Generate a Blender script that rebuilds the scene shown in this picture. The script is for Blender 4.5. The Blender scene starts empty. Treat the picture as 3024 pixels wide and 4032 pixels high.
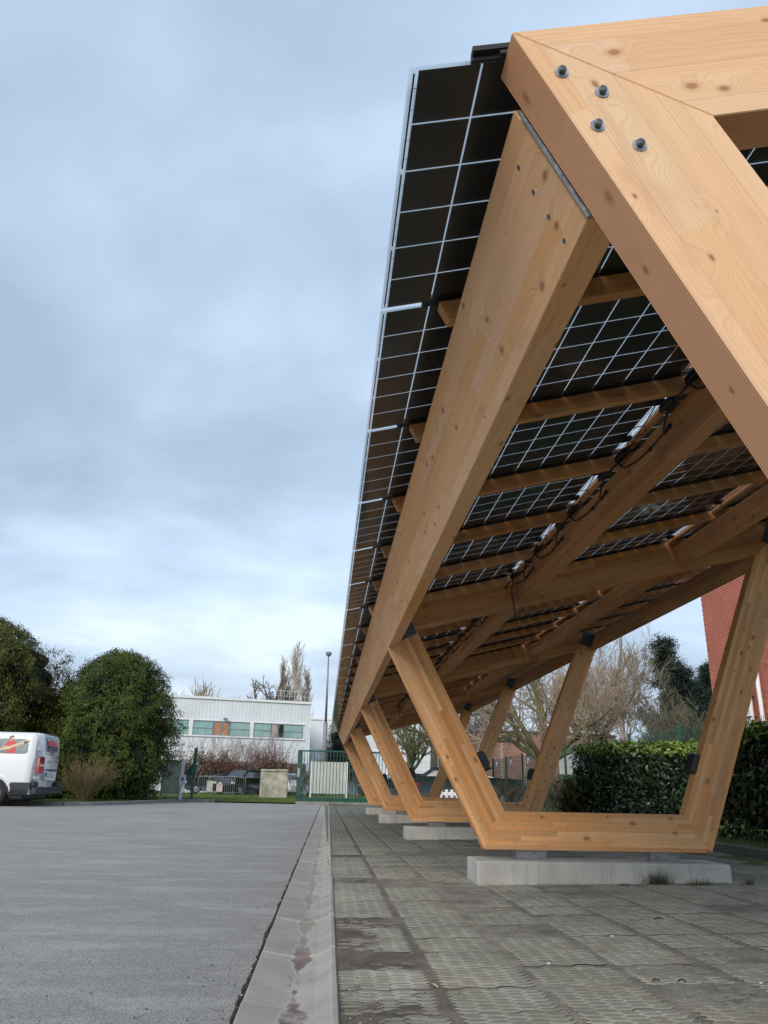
import bpy, bmesh, math, random
import numpy as np
from mathutils import Matrix, Vector
R = math.radians
rng = random.Random(7); nr = np.random.RandomState(11)
sc = bpy.context.scene
COL = sc.collection

# ------------------------------------------------------------------ camera
CP, CYW, CR, CF = R(19.75082), R(3.79234), R(1.24952), 3034.246
H0 = 0.66
def _cam():
    cp, sp = math.cos(CP), math.sin(CP); cy, sy = math.cos(CYW), math.sin(CYW)
    f = Vector((sy*cp, cy*cp, sp)); r = Vector((cy, -sy, 0)); u = r.cross(f)
    c, s = math.cos(CR), math.sin(CR)
    return (c*r + s*u, -s*r + c*u, f)
RX, UP, FW = _cam()
cd = bpy.data.cameras.new('camera'); cam = bpy.data.objects.new('camera', cd); COL.objects.link(cam)
cd.sensor_fit = 'VERTICAL'; cd.sensor_height = 24; cd.sensor_width = 18
cd.lens = 24*CF/4032; cd.clip_start = .02; cd.clip_end = 3000
cam.matrix_world = Matrix(((RX.x, UP.x, -FW.x, 0), (RX.y, UP.y, -FW.y, 0), (RX.z, UP.z, -FW.z, H0), (0, 0, 0, 1)))
sc.camera = cam
def at(px, py, Y):
    """a spot of the survey picture (1659 px wide) as a world point at distance Y up the car park"""
    k = 3024/1659
    d = RX*((px*k-1512)/CF) - UP*((py*k-2016)/CF) + FW
    d = d*(Y/d.y); d.z += H0
    return d

# ------------------------------------------------------------------ world, sun, exposure
SUN_EL, SUN_AZ = 30, 206          # azimuth clockwise from +Y (behind and left of the camera)
w = bpy.data.worlds.new('World'); sc.world = w; w.use_nodes = True
nt = w.node_tree; nt.nodes.clear()
def _n(nt, t, **kw):
    n = nt.nodes.new(t)
    for k, v in kw.items(): setattr(n, k, v)
    return n
class NB:
    """tiny node builder"""
    def __init__(s, nt): s.nt = nt
    def n(s, t, **kw): return _n(s.nt, t, **kw)
    def put(s, sock, v):
        if v is None: return
        if isinstance(v, bpy.types.NodeSocket): s.nt.links.new(v, sock)
        else:
            if sock.type == 'RGBA' and len(v) == 3: v = (*v, 1)
            sock.default_value = v
    def m(s, op, a, b=None, c=None, clamp=False):
        n = s.n('ShaderNodeMath', operation=op, use_clamp=clamp)
        for i, v in enumerate((a, b, c)): s.put(n.inputs[i], v)
        return n.outputs[0]
    def vm(s, op, a, b=None):
        n = s.n('ShaderNodeVectorMath', operation=op)
        s.put(n.inputs[0], a); s.put(n.inputs[1], b)
        return n.outputs[0]
    def comb(s, x, y, z):
        n = s.n('ShaderNodeCombineXYZ')
        for i, v in enumerate((x, y, z)): s.put(n.inputs[i], v)
        return n.outputs[0]
    def sep(s, v):
        n = s.n('ShaderNodeSeparateXYZ'); s.put(n.inputs[0], v); return n.outputs
    def noise(s, vec, scale=5, detail=4, rough=.55, dist=0, col=False):
        n = s.n('ShaderNodeTexNoise'); s.put(n.inputs['Vector'], vec)
        n.inputs['Scale'].default_value = scale; n.inputs['Detail'].default_value = detail
        n.inputs['Roughness'].default_value = rough; n.inputs['Distortion'].default_value = dist
        return n.outputs['Color' if col else 'Fac']
    def vor(s, vec, scale=5, feat='F1', out='Distance'):
        n = s.n('ShaderNodeTexVoronoi', feature=feat); s.put(n.inputs['Vector'], vec)
        n.inputs['Scale'].default_value = scale
        return n.outputs[out]
    def wn(s, vec, out='Value'):
        n = s.n('ShaderNodeTexWhiteNoise', noise_dimensions='3D'); s.put(n.inputs['Vector'], vec); return n.outputs[out]
    def mix(s, f, a, b, mode='MIX'):
        n = s.n('ShaderNodeMix', data_type='RGBA', blend_type=mode)
        s.put(n.inputs['Factor'], f); s.put(n.inputs['A'], a) if False else None
        ins = [i for i in n.inputs if i.type == 'RGBA']
        s.put(ins[0], a); s.put(ins[1], b)
        return [o for o in n.outputs if o.type == 'RGBA'][0]
    def rng(s, v, a, b, c=0., d=1., smooth=False):
        n = s.n('ShaderNodeMapRange'); n.clamp = True
        if smooth: n.interpolation_type = 'SMOOTHSTEP'
        for i, x in enumerate((v, a, b, c, d)): s.put(n.inputs[i], x)
        return n.outputs[0]
    def ramp(s, v, stops):
        n = s.n('ShaderNodeValToRGB'); s.put(n.inputs[0], v); e = n.color_ramp.elements
        while len(e) < len(stops): e.new(.5)
        for q, (p, c) in zip(e, stops): q.position = p; q.color = (*c, 1)
        return n.outputs[0]
    def bump(s, h, strength=.3, dist=.01, normal=None):
        n = s.n('ShaderNodeBump'); n.inputs['Strength'].default_value = strength; n.inputs['Distance'].default_value = dist
        s.put(n.inputs['Height'], h); s.put(n.inputs['Normal'], normal) if normal else None
        return n.outputs[0]
b = NB(nt)
sky = b.n('ShaderNodeTexSky', sky_type='NISHITA'); sky.sun_disc = False
sky.sun_elevation = R(SUN_EL); sky.sun_rotation = R(SUN_AZ)
bg1 = b.n('ShaderNodeBackground'); b.put(bg1.inputs[0], sky.outputs[0]); bg1.inputs[1].default_value = .08
tc = b.n('ShaderNodeTexCoord').outputs['Generated']
X, Y, Z = b.sep(tc)
zz = b.m('ADD', b.m('MAXIMUM', Z, 0.), .16)
uv = b.comb(b.m('DIVIDE', X, zz), b.m('DIVIDE', Y, zz), 0.)
uv = b.vm('ADD', uv, (3.1, 1.7, 0))
n1 = b.noise(uv, .50, 5, .5, .3)
n2 = b.noise(b.vm('ADD', uv, (9, 4, 2)), 1.7, 5, .52, .25)
cl = b.m('ADD', b.m('MULTIPLY', n1, .68), b.m('MULTIPLY', n2, .32))
ccol = b.ramp(b.rng(cl, .39, .61), [(0, (.31, .395, .51)), (.35, (.385, .49, .635)), (.68, (.50, .63, .80)), (1, (.66, .78, .92))])
low = b.rng(Z, .0, .26, 1., 0., True)
lcol = b.ramp(b.rng(cl, .40, .60), [(0, (.33, .40, .49)), (.5, (.44, .51, .585)), (1, (.58, .64, .69))])
ccol = b.mix(b.m('MULTIPLY', low, .85), ccol, lcol)
bg2 = b.n('ShaderNodeBackground'); b.put(bg2.inputs[0], ccol); bg2.inputs[1].default_value = .86
ms = b.n('ShaderNodeMixShader'); ms.inputs[0].default_value = .93
nt.links.new(bg1.outputs[0], ms.inputs[1]); nt.links.new(bg2.outputs[0], ms.inputs[2])
wo = b.n('ShaderNodeOutputWorld'); nt.links.new(ms.outputs[0], wo.inputs[0])
sl = bpy.data.lights.new('sun', 'SUN'); sl.energy = 1.5; sl.angle = R(30); sl.color = (1, .88, .72)
so = bpy.data.objects.new('sun', sl); COL.objects.link(so)
a_, e_ = R(SUN_AZ), R(SUN_EL)
sd = Vector((math.sin(a_)*math.cos(e_), math.cos(a_)*math.cos(e_), math.sin(e_)))
so.rotation_mode = 'QUATERNION'; so.rotation_quaternion = sd.to_track_quat('Z', 'Y'); so.location = (0, 0, 30)
sc.render.engine = 'CYCLES'
vs = sc.view_settings; vs.view_transform = 'Standard'; vs.look = 'None'; vs.gamma = 1; vs.use_curve_mapping = False
vs.exposure = 0.72
sc.cycles.transparent_max_bounces = 24; sc.cycles.max_bounces = 8; sc.cycles.diffuse_bounces = 4

# ------------------------------------------------------------------ object helpers
WM = {}
def link(o, parent=None, M=None):
    COL.objects.link(o); M = M or Matrix()
    if parent is not None:
        o.parent = parent; o.matrix_basis = WM[parent.name].inverted() @ M
    else: o.matrix_basis = M
    WM[o.name] = M.copy()
    return o
def tag(o, label=None, cat=None, group=None, kind=None):
    if label: o['label'] = label
    if cat: o['category'] = cat
    if group: o['group'] = group
    if kind: o['kind'] = kind
    return o
def thing(name, label, cat, loc=(0, 0, 0), group=None, M=None):
    o = bpy.data.objects.new(name, None); o.empty_display_size = .1
    link(o, None, M or Matrix.Translation(Vector(loc))); return tag(o, label, cat, group)
def mesh_np(name, V, F, mats, midx=None, smooth=False):
    me = bpy.data.meshes.new(name)
    V = np.asarray(V, np.float32).reshape(-1, 3)
    if isinstance(F, np.ndarray):
        k = F.shape[1]; nf = F.shape[0]
        me.vertices.add(len(V)); me.vertices.foreach_set('co', V.ravel())
        me.loops.add(nf*k); me.loops.foreach_set('vertex_index', F.ravel().astype(np.int32))
        me.polygons.add(nf); me.polygons.foreach_set('loop_start', np.arange(0, nf*k, k, dtype=np.int32))
        me.polygons.foreach_set('loop_total', np.full(nf, k, np.int32))
        me.update(calc_edges=True)
    else:
        me.from_pydata([tuple(map(float, v)) for v in V], [], F); me.update()
    for m in (mats if isinstance(mats, (list, tuple)) else [mats]): me.materials.append(m)
    if midx is not None: me.polygons.foreach_set('material_index', np.asarray(midx, np.int32))
    if smooth: me.polygons.foreach_set('use_smooth', np.ones(len(me.polygons), bool))
    return me
def obj(name, me, parent=None, M=None): return link(bpy.data.objects.new(name, me), parent, M)
class G:
    """collects simple solids in local coordinates; build() links them as ONE mesh object"""
    def __init__(s): s.v = []; s.f = []; s.mi = []
    def add(s, V, F, mi=0):
        n = len(s.v); s.v += [tuple(v) for v in V]; s.f += [tuple(i+n for i in f) for f in F]; s.mi += [mi]*len(F); return s
    def box(s, a, c, M=None, mi=0, ch=0):
        x0, y0, z0 = a; x1, y1, z1 = c
        if ch:
            P = []; 
            pts = []
            for x in (x0, x1):
                for y in (y0, y1):
                    for z in (z0, z1):
                        sx = ch if x == x0 else -ch; sy = ch if y == y0 else -ch; sz = ch if z == z0 else -ch
                        pts += [(x, y+sy, z+sz), (x+sx, y, z+sz), (x+sx, y+sy, z)]
            def I(i, j, k, a): return ((i*2+j)*2+k)*3+a
            F = []
            F += [(I(i,0,0,0), I(i,0,1,0), I(i,1,1,0), I(i,1,0,0)) if i == 0 else (I(i,0,0,0), I(i,1,0,0), I(i,1,1,0), I(i,0,1,0)) for i in (0, 1)]
            F += [(I(0,j,0,1), I(1,j,0,1), I(1,j,1,1), I(0,j,1,1)) if j == 0 else (I(0,j,0,1), I(0,j,1,1), I(1,j,1,1), I(1,j,0,1)) for j in (0, 1)]
            F += [(I(0,0,k,2), I(0,1,k,2), I(1,1,k,2), I(1,0,k,2)) if k == 0 else (I(0,0,k,2), I(1,0,k,2), I(1,1,k,2), I(0,1,k,2)) for k in (0, 1)]
            for j in (0, 1):
                for k in (0, 1): F.append((I(0,j,k,1), I(1,j,k,1), I(1,j,k,2), I(0,j,k,2)))
            for i in (0, 1):
                for k in (0, 1): F.append((I(i,0,k,0), I(i,1,k,0), I(i,1,k,2), I(i,0,k,2)))
            for i in (0, 1):
                for j in (0, 1): F.append((I(i,j,0,0), I(i,j,1,0), I(i,j,1,1), I(i,j,0,1)))
            for i in (0, 1):
                for j in (0, 1):
                    for k in (0, 1): F.append((I(i,j,k,0), I(i,j,k,1), I(i,j,k,2)))
            V = [Vector(p) for p in pts]
        else:
            V = [Vector(p) for p in ((x0,y0,z0),(x1,y0,z0),(x1,y1,z0),(x0,y1,z0),(x0,y0,z1),(x1,y0,z1),(x1,y1,z1),(x0,y1,z1))]
            F = [(0,3,2,1),(4,5,6,7),(0,1,5,4),(1,2,6,5),(2,3,7,6),(3,0,4,7)]
        if M: V = [M @ v for v in V]
        return s.add(V, F, mi)
    def bar(s, p, q, w, h=None, mi=0, up=(0, 0, 1)):
        p, q = Vector(p), Vector(q); h = h or w
        x = (q-p); L = x.length; x.normalize(); up = Vector(up)
        if abs(x.dot(up)) > .98: up = Vector((0, 1, 0))
        y = up.cross(x).normalized(); z = x.cross(y)
        M = Matrix(((x.x, y.x, z.x, p.x), (x.y, y.y, z.y, p.y), (x.z, y.z, z.z, p.z), (0, 0, 0, 1)))
        return s.box((0, -w/2, -h/2), (L, w/2, h/2), M, mi)
    def tube(s, pts, r, n=8, mi=0, cap=True):
        pts = [Vector(p) for p in pts]; rs = r if isinstance(r, (list, tuple)) else [r]*len(pts)
        rings = []; t0 = None; a = None
        for i, p in enumerate(pts):
            t = (pts[min(i+1, len(pts)-1)] - pts[max(i-1, 0)]).normalized()
            if a is None:
                a = t.orthogonal().normalized()
            else:
                a = (a - t*a.dot(t)).normalized()
            c = t.cross(a); rings.append([p + (a*math.cos(2*math.pi*k/n) + c*math.sin(2*math.pi*k/n))*rs[i] for k in range(n)])
        V = [v for g in rings for v in g]; F = []
        for i in range(len(pts)-1):
            for k in range(n): F.append((i*n+k, i*n+(k+1) % n, (i+1)*n+(k+1) % n, (i+1)*n+k))
        if cap: F += [tuple(range(n-1, -1, -1)), tuple((len(pts)-1)*n+k for k in range(n))]
        return s.add(V, F, mi)
    def prism(s, poly, y0, y1, mi=0, M=None):
        """poly in (x,z), extruded along y"""
        n = len(poly); ar = sum(poly[i][0]*poly[(i+1) % n][1]-poly[(i+1) % n][0]*poly[i][1] for i in range(n))
        if ar < 0: poly = poly[::-1]
        V = [Vector((x, y0, z)) for x, z in poly] + [Vector((x, y1, z)) for x, z in poly]
        if M: V = [M @ v for v in V]
        F = [tuple(range(n)), tuple(range(2*n-1, n-1, -1))] + [(i, i+n, (i+1) % n + n, (i+1) % n) for i in range(n)]
        return s.add(V, F, mi)
    def mesh(s, name, mats, smooth=False): return mesh_np(name, np.array(s.v), s.f, mats, s.mi, smooth)
    def build(s, name, mats, parent=None, M=None, smooth=False, bevel=0, seg=1):
        me = s.mesh(name, mats, smooth)
        if bevel:
            bm = bmesh.new(); bm.from_mesh(me)
            bmesh.ops.remove_doubles(bm, verts=bm.verts, dist=1e-5)
            bmesh.ops.bevel(bm, geom=[e for e in bm.edges if not e.is_boundary and e.calc_face_angle(0) > .3], offset=bevel, segments=seg, affect='EDGES', clamp_overlap=True)
            bm.to_mesh(me); bm.free()
        return obj(name, me, parent, M)
def frame_of(origin, xdir, ydir):
    x = Vector(xdir).normalized(); y = Vector(ydir); y = (y - x*y.dot(x)).normalized(); z = x.cross(y)
    return Matrix(((x.x, y.x, z.x, origin[0]), (x.y, y.y, z.y, origin[1]), (x.z, y.z, z.z, origin[2]), (0, 0, 0, 1)))
def put_world(g, M):
    """turn a G filled in world coordinates into local ones of frame M"""
    I = M.inverted(); g.v = [tuple(I @ Vector(v)) for v in g.v]; return g
_perm = nr.rand(257, 257)
def vnoise(x, y, s=1.):
    x = np.asarray(x)*s; y = np.asarray(y)*s
    xi = np.floor(x).astype(int); yi = np.floor(y).astype(int); fx = x-xi; fy = y-yi
    fx = fx*fx*(3-2*fx); fy = fy*fy*(3-2*fy); xi %= 256; yi %= 256
    a = _perm[xi, yi]; b_ = _perm[xi+1, yi]; c = _perm[xi, yi+1]; d = _perm[xi+1, yi+1]
    return a*(1-fx)*(1-fy)+b_*fx*(1-fy)+c*(1-fx)*fy+d*fx*fy
def grid(x0, x1, nx, y0, y1, ny, zf, mats, name, smooth=True):
    xs = np.linspace(x0, x1, nx); ys = np.linspace(y0, y1, ny); XX, YY = np.meshgrid(xs, ys); ZZ = zf(XX, YY)
    V = np.stack([XX, YY, ZZ], -1).reshape(-1, 3); i = np.arange(nx*ny).reshape(ny, nx)
    F = np.stack([i[:-1, :-1], i[:-1, 1:], i[1:, 1:], i[1:, :-1]], -1).reshape(-1, 4)
    return mesh_np(name, V, F, mats, None, smooth)

# ------------------------------------------------------------------ materials
def newmat(name):
    m = bpy.data.materials.new(name); m.use_nodes = True; t = m.node_tree
    p = t.nodes['Principled BSDF']; return m, NB(t), p
def P(p, nb, **kw):
    for k, v in kw.items():
        k = {'rough': 'Roughness', 'col': 'Base Color', 'metal': 'Metallic', 'nrm': 'Normal', 'spec': 'Specular IOR Level', 'coat': 'Coat Weight'}[k]
        nb.put(p.inputs[k], v)
def basic(name, col, rough=.6, metal=0, var=.15, vs_=6, bump=0, bs=40, col2=None, spec=.5, coat=0, fine=0, island=0):
    m, nb, p = newmat(name); pos = nb.n('ShaderNodeNewGeometry').outputs['Position']
    oi = nb.n('ShaderNodeObjectInfo').outputs['Random']
    v = nb.noise(pos, vs_, 5, .6)
    c2 = col2 or tuple(max(0, x*(1-var*1.6)) for x in col); c1 = tuple(min(1, x*(1+var*.6)) for x in col)
    f = nb.rng(v, .3, .7)
    c = nb.mix(f, c2, c1)
    if fine:
        v2 = nb.noise(pos, vs_*18, 3, .7); c = nb.mix(nb.rng(v2, .35, .65, 0, fine), c, (0.02, .02, .02), 'MIX')
    if island:
        ri = nb.n('ShaderNodeNewGeometry').outputs['Random Per Island']
        h = nb.n('ShaderNodeHueSaturation'); nb.put(h.inputs['Color'], c)
        nb.put(h.inputs['Value'], nb.rng(ri, 0, 1, 1-island, 1+island)); c = h.outputs[0]
    P(p, nb, col=c, rough=nb.rng(v, .2, .8, rough*.88, min(1, rough*1.1)), metal=metal, spec=spec, coat=coat)
    if bump: P(p, nb, nrm=nb.bump(nb.noise(pos, bs, 5, .65), bump, .01))
    return m
def wood(name, light=(.85, .475, .20), dark=(.58, .265, .095), red=(.70, .315, .135), lam=.034, tint=.62, kn=.12, glue=.38, edge=0, kk_=1., amb=1.):
    m, nb, p = newmat(name)
    oc = nb.n('ShaderNodeTexCoord').outputs['Object']; oi = nb.n('ShaderNodeObjectInfo').outputs['Random']
    off = nb.m('MULTIPLY', oi, 37.)
    x, y, z = nb.sep(oc)
    row = nb.m('FLOOR', nb.m('DIVIDE', nb.m('ADD', z, 5.003), lam))
    rr = nb.wn(nb.comb(row, off, 3.))
    seg = nb.m('FLOOR', nb.m('ADD', nb.m('DIVIDE', x, nb.m('ADD', nb.m('MULTIPLY', rr, .9), .7)), nb.m('MULTIPLY', rr, 9.)))
    bid = nb.comb(row, seg, off)
    br = nb.wn(bid); bc = nb.wn(nb.vm('ADD', bid, (7.3, 1.1, 4.2)))
    # knots: sparse ellipsoids, the grain bends round them
    kv = nb.comb(nb.m('ADD', nb.m('MULTIPLY', x, 4.6*kk_), off), nb.m('MULTIPLY', nb.m('ADD', y, z), 7.5*kk_), 0.)
    vn = nb.n('ShaderNodeTexVoronoi', voronoi_dimensions='2D'); nb.put(vn.inputs['Vector'], kv); vn.inputs['Scale'].default_value = 1.0; vn.inputs['Randomness'].default_value = 1
    kd = vn.outputs['Distance']; kr = nb.wn(vn.outputs['Position'])
    ksz = nb.rng(kr, .3, 1., .0, kn)
    warp = nb.m('MULTIPLY', nb.rng(kd, 0., .42, 1., 0., True), .030)
    lown = nb.noise(nb.comb(nb.m('ADD', nb.m('MULTIPLY', x, .9), off), nb.m('MULTIPLY', y, 5.), nb.m('MULTIPLY', z, 5.)), 1., 3, .5)
    zz_ = nb.m('ADD', nb.m('ADD', z, warp), nb.m('MULTIPLY', lown, .05))
    yy_ = nb.m('ADD', y, nb.m('MULTIPLY', lown, .04))
    gv = nb.comb(nb.m('ADD', nb.m('MULTIPLY', x, 1.1), nb.m('MULTIPLY', br, 31.)), nb.m('MULTIPLY', yy_, 60.), nb.m('MULTIPLY', zz_, 60.))
    g1 = nb.noise(gv, 1., 3, .6)
    gf = nb.noise(nb.comb(nb.m('MULTIPLY', x, 7.), nb.m('MULTIPLY', y, 420.), nb.m('MULTIPLY', z, 420.)), 1., 2, .6)
    # growth rings: distance from a far-off pith, different for each board
    ang = nb.m('MULTIPLY', bc, 3.)
    ringr = nb.m('SQRT', nb.m('ADD', nb.m('POWER', nb.m('ADD', yy_, nb.m('MULTIPLY', nb.m('SUBTRACT', bc, .5), .24)), 2.), nb.m('POWER', nb.m('ADD', nb.m('SUBTRACT', zz_, nb.m('MULTIPLY', row, lam)), nb.m('ADD', nb.m('MULTIPLY', br, .10), 5.0)), 2.)))
    rings = nb.m('ADD', nb.m('MULTIPLY', nb.m('SINE', nb.m('MULTIPLY', nb.m('ADD', ringr, nb.m('ADD', nb.m('MULTIPLY', x, .006), nb.m('MULTIPLY', nb.noise(nb.comb(nb.m('MULTIPLY', x, 2.2), nb.m('MULTIPLY', y, 22.), nb.m('MULTIPLY', z, 22.)), 1., 3, .6), .012))), 820.)), .5), .5)
    rings = nb.m('POWER', rings, 2.2)
    grain = nb.m('ADD', nb.m('MULTIPLY', g1, .62), nb.m('MULTIPLY', rings, .22))
    hv = nb.noise(nb.comb(nb.m('MULTIPLY', x, 1.3), nb.m('MULTIPLY', y, 6.), nb.m('MULTIPLY', nb.m('ADD', z, off), 7.)), 1., 3, .55)
    c = nb.mix(nb.rng(grain, .22, .72), light, dark)
    c = nb.mix(nb.rng(hv, .42, .66, 0., .45), c, red)
    c = nb.mix(nb.rng(bc, .45, 1., 0., tint), c, red)
    h = nb.n('ShaderNodeHueSaturation'); nb.put(h.inputs['Color'], c)
    nb.put(h.inputs['Value'], nb.m('ADD', nb.rng(br, 0, 1, 1-.17*tint*2, 1+.10*tint*2), nb.m('MULTIPLY', nb.m('SUBTRACT', gf, .5), .16)))
    nb.put(h.inputs['Saturation'], nb.rng(bc, 0, 1, .92, 1.06)); c = h.outputs[0]
    if edge:
        on = nb.n('ShaderNodeTexCoord').outputs['Normal']; nx_, ny_, nz_ = nb.sep(on)
        side = nb.rng(nb.m('ABSOLUTE', ny_), .5, .4, 0, edge)
        rib = nb.m('ADD', nb.m('MULTIPLY', nb.m('SINE', nb.m('ADD', nb.m('MULTIPLY', y, 900.), nb.m('MULTIPLY', lown, 9.))), .5), .5)
        c = nb.mix(side, c, nb.mix(rib, (.78, .37, .18), (.52, .215, .095)))
    # glue lines
    fz = nb.m('FRACT', nb.m('DIVIDE', nb.m('ADD', z, 5.003), lam)); e = nb.m('MINIMUM', fz, nb.m('SUBTRACT', 1., fz))
    c = nb.mix(nb.rng(e, .0, .045, glue, 0.), c, (.22, .10, .04))
    fl = nb.noise(nb.comb(nb.m('MULTIPLY', x, 3.5), nb.m('MULTIPLY', y, 9.), nb.m('MULTIPLY', z, 9.)), 1., 4, .6)
    c = nb.mix(nb.rng(fl, .58, .78, 0., .3), c, (.36, .17, .07))
    kk = nb.m('DIVIDE', kd, nb.m('MAXIMUM', ksz, .001))
    ring2 = nb.m('ADD', nb.m('MULTIPLY', nb.m('SINE', nb.m('MULTIPLY', kk, 14.)), .25), .75)
    kcol = nb.mix(ring2, (.10, .038, .015), (.33, .14, .055)); kcol = nb.mix(nb.rng(kr, .5, 1., 0., .75 if edge else .2), kcol, (.50, .22, .085))
    c = nb.mix(nb.rng(kk, .62, 1., .88, 0.), c, kcol)
    c = nb.mix(nb.rng(kk, .8, 2.1, .32, 0., True), c, (.36, .16, .06))
    P(p, nb, col=c, rough=nb.rng(g1, .2, .8, .5, .68), spec=.35)
    P(p, nb, nrm=nb.bump(nb.m('ADD', nb.m('MULTIPLY', rings, .35), nb.m('MULTIPLY', gf, .5)), .12, .002))
    return m
W_GOLD = wood('glulam_golden')
W_DARK = wood('glulam_underside_shaded', light=(.62, .32, .13), dark=(.41, .18, .068), red=(.50, .21, .083))  # darker copy of the golden glulam, under-roof shade put into its colour
W_PALE = wood('glulam_pale', light=(.84, .565, .345), dark=(.68, .42, .235), red=(.77, .44, .265), lam=.087, tint=.16, kn=.10, glue=.12, edge=.8, kk_=1.35)
W_BEAM = wood('glulam_eave', light=(.88, .49, .22), dark=(.66, .31, .12), red=(.78, .36, .15), lam=.05, tint=.25, kn=.10, glue=.15, kk_=1.2)
M_CONC = None
def concrete(name, c1=(.56, .55, .51), c2=(.38, .375, .35), streak=True):
    m, nb, p = newmat(name); pos = nb.n('ShaderNodeNewGeometry').outputs['Position']
    x, y, z = nb.sep(pos)
    v = nb.noise(pos, 3.5, 6, .6); f = nb.noise(pos, 90, 3, .7)
    c = nb.mix(nb.rng(v, .3, .7), c2, c1)
    if streak:
        s = nb.noise(nb.comb(nb.m('MULTIPLY', x, 26.), nb.m('MULTIPLY', y, 26.), nb.m('MULTIPLY', z, 1.5)), 1., 4, .6)
        c = nb.mix(nb.rng(s, .5, .75, 0, .35), c, (.16, .165, .16))
    pits = nb.vor(pos, 55); c = nb.mix(nb.rng(pits, .05, .12, .35, 0), c, (.12, .12, .115))
    c = nb.mix(nb.rng(f, .4, .6, 0, .12), c, (.6, .6, .58))
    if streak: c = nb.mix(nb.m('MULTIPLY', nb.rng(nb.m('ADD', z, nb.m('MULTIPLY', v, .12)), .13, .06, 0, .6), nb.rng(nb.noise(pos, 9, 4, .7), .35, .6)), c, (.12, .122, .105))
    P(p, nb, col=c, rough=.85, nrm=nb.bump(nb.m('ADD', f, nb.m('MULTIPLY', v, 2.)), .25, .003)); return m
M_CONC = concrete('cast_concrete')
M_KERB = concrete('kerb_concrete', (.26, .265, .25), (.13, .135, .125), False)
M_STEEL = basic('galvanised_steel', (.27, .28, .29), .55, .5, .25, 30)
M_BOLT = basic('bolt_steel', (.13, .15, .165), .42, .75, .35, 120, .2, 200)
M_WASH = basic('washer_steel', (.42, .45, .47), .42, .8, .25, 90)
M_BRKT = basic('grey_blue_bracket', (.085, .115, .145), .5, .3, .15, 8)
M_BLACK = basic('black_plastic', (.010, .011, .014), .4, 0, .3, 20)
M_RUB = basic('black_rubber', (.012, .012, .014), .65, 0, .3, 20)
M_GREEN = basic('green_paint', (.010, .085, .062), .38, 0, .18, 4, coat=.2)
def panel_mats():
    m, nb, p = newmat('solar_cell'); oc = nb.n('ShaderNodeTexCoord').outputs['Object']; x, y, z = nb.sep(oc)
    rnd = nb.n('ShaderNodeObjectInfo').outputs['Random']; pos = nb.n('ShaderNodeNewGeometry').outputs['Position']
    fx = nb.m('FRACT', nb.m('DIVIDE', y, .0252)); l = nb.m('LESS_THAN', fx, .045)
    v = nb.noise(pos, 4., 2)
    c = nb.mix(nb.rng(v, .3, .7), (.024, .025, .027), (.040, .041, .042))
    c = nb.mix(nb.m('MULTIPLY', l, .35), c, (.10, .09, .075))
    P(p, nb, col=c, rough=.42, spec=.5); cell = m
    m, nb, p = newmat('panel_glass'); t = nb.nt; t.nodes.remove(p)
    tr = nb.n('ShaderNodeBsdfTransparent'); tr.inputs[0].default_value = (.98, .99, .99, 1)
    gl = nb.n('ShaderNodeBsdfGlossy'); gl.inputs[0].default_value = (.9, .95, .95, 1); gl.inputs[1].default_value = .06
    fr = nb.n('ShaderNodeFresnel'); fr.inputs[0].default_value = 1.42
    mx = nb.n('ShaderNodeMixShader'); nb.put(mx.inputs[0], nb.m('MULTIPLY', fr.outputs[0], .5)); t.links.new(tr.outputs[0], mx.inputs[1]); t.links.new(gl.outputs[0], mx.inputs[2])
    t.links.new(mx.outputs[0], t.nodes['Material Output'].inputs[0]); return cell, m
M_CELL, M_GLASS = panel_mats()
M_BUSB = basic('cell_ribbon', (.05, .052, .06), .4, .5, .2, 60)
# ------------------------------------------------------------------ canopy geometry (x across, y along, z up)
YF0, SP, TH = 1.067, 5.0, .103            # first portal, spacing, thickness
RZ = lambda x: 2.039 + .255*(x-.297)      # upper face of rafters and purlins
RS = math.atan(.255); PURL = .068
A_ = (1.190, .258); B_ = (2.909, .258); T_ = (.297, 2.039); C_ = (4.0356, 2.9923)
def isec(p, d, q, e):
    k = ((q[0]-p[0])*e[1]-(q[1]-p[1])*e[0])/(d[0]*e[1]-d[1]*e[0]); return (p[0]+d[0]*k, p[1]+d[1]*k)
def inset(poly, ds):
    n = len(poly); L = []
    for i in range(n):
        p, q = poly[i], poly[(i+1) % n]; dx, dz = q[0]-p[0], q[1]-p[1]; l = math.hypot(dx, dz); nx, nz = -dz/l, dx/l
        L.append(((p[0]+nx*ds[i], p[1]+nz*ds[i]), (dx, dz)))
    return [isec(*L[i-1], *L[i]) for i in range(n)]
OUT = [A_, B_, C_, T_]                     # counter-clockwise in (x,z)
INN = inset(OUT, [.262, .266, .262, .262])
def pz(x): return .015 + .022*(x-.1)       # paved ground

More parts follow.
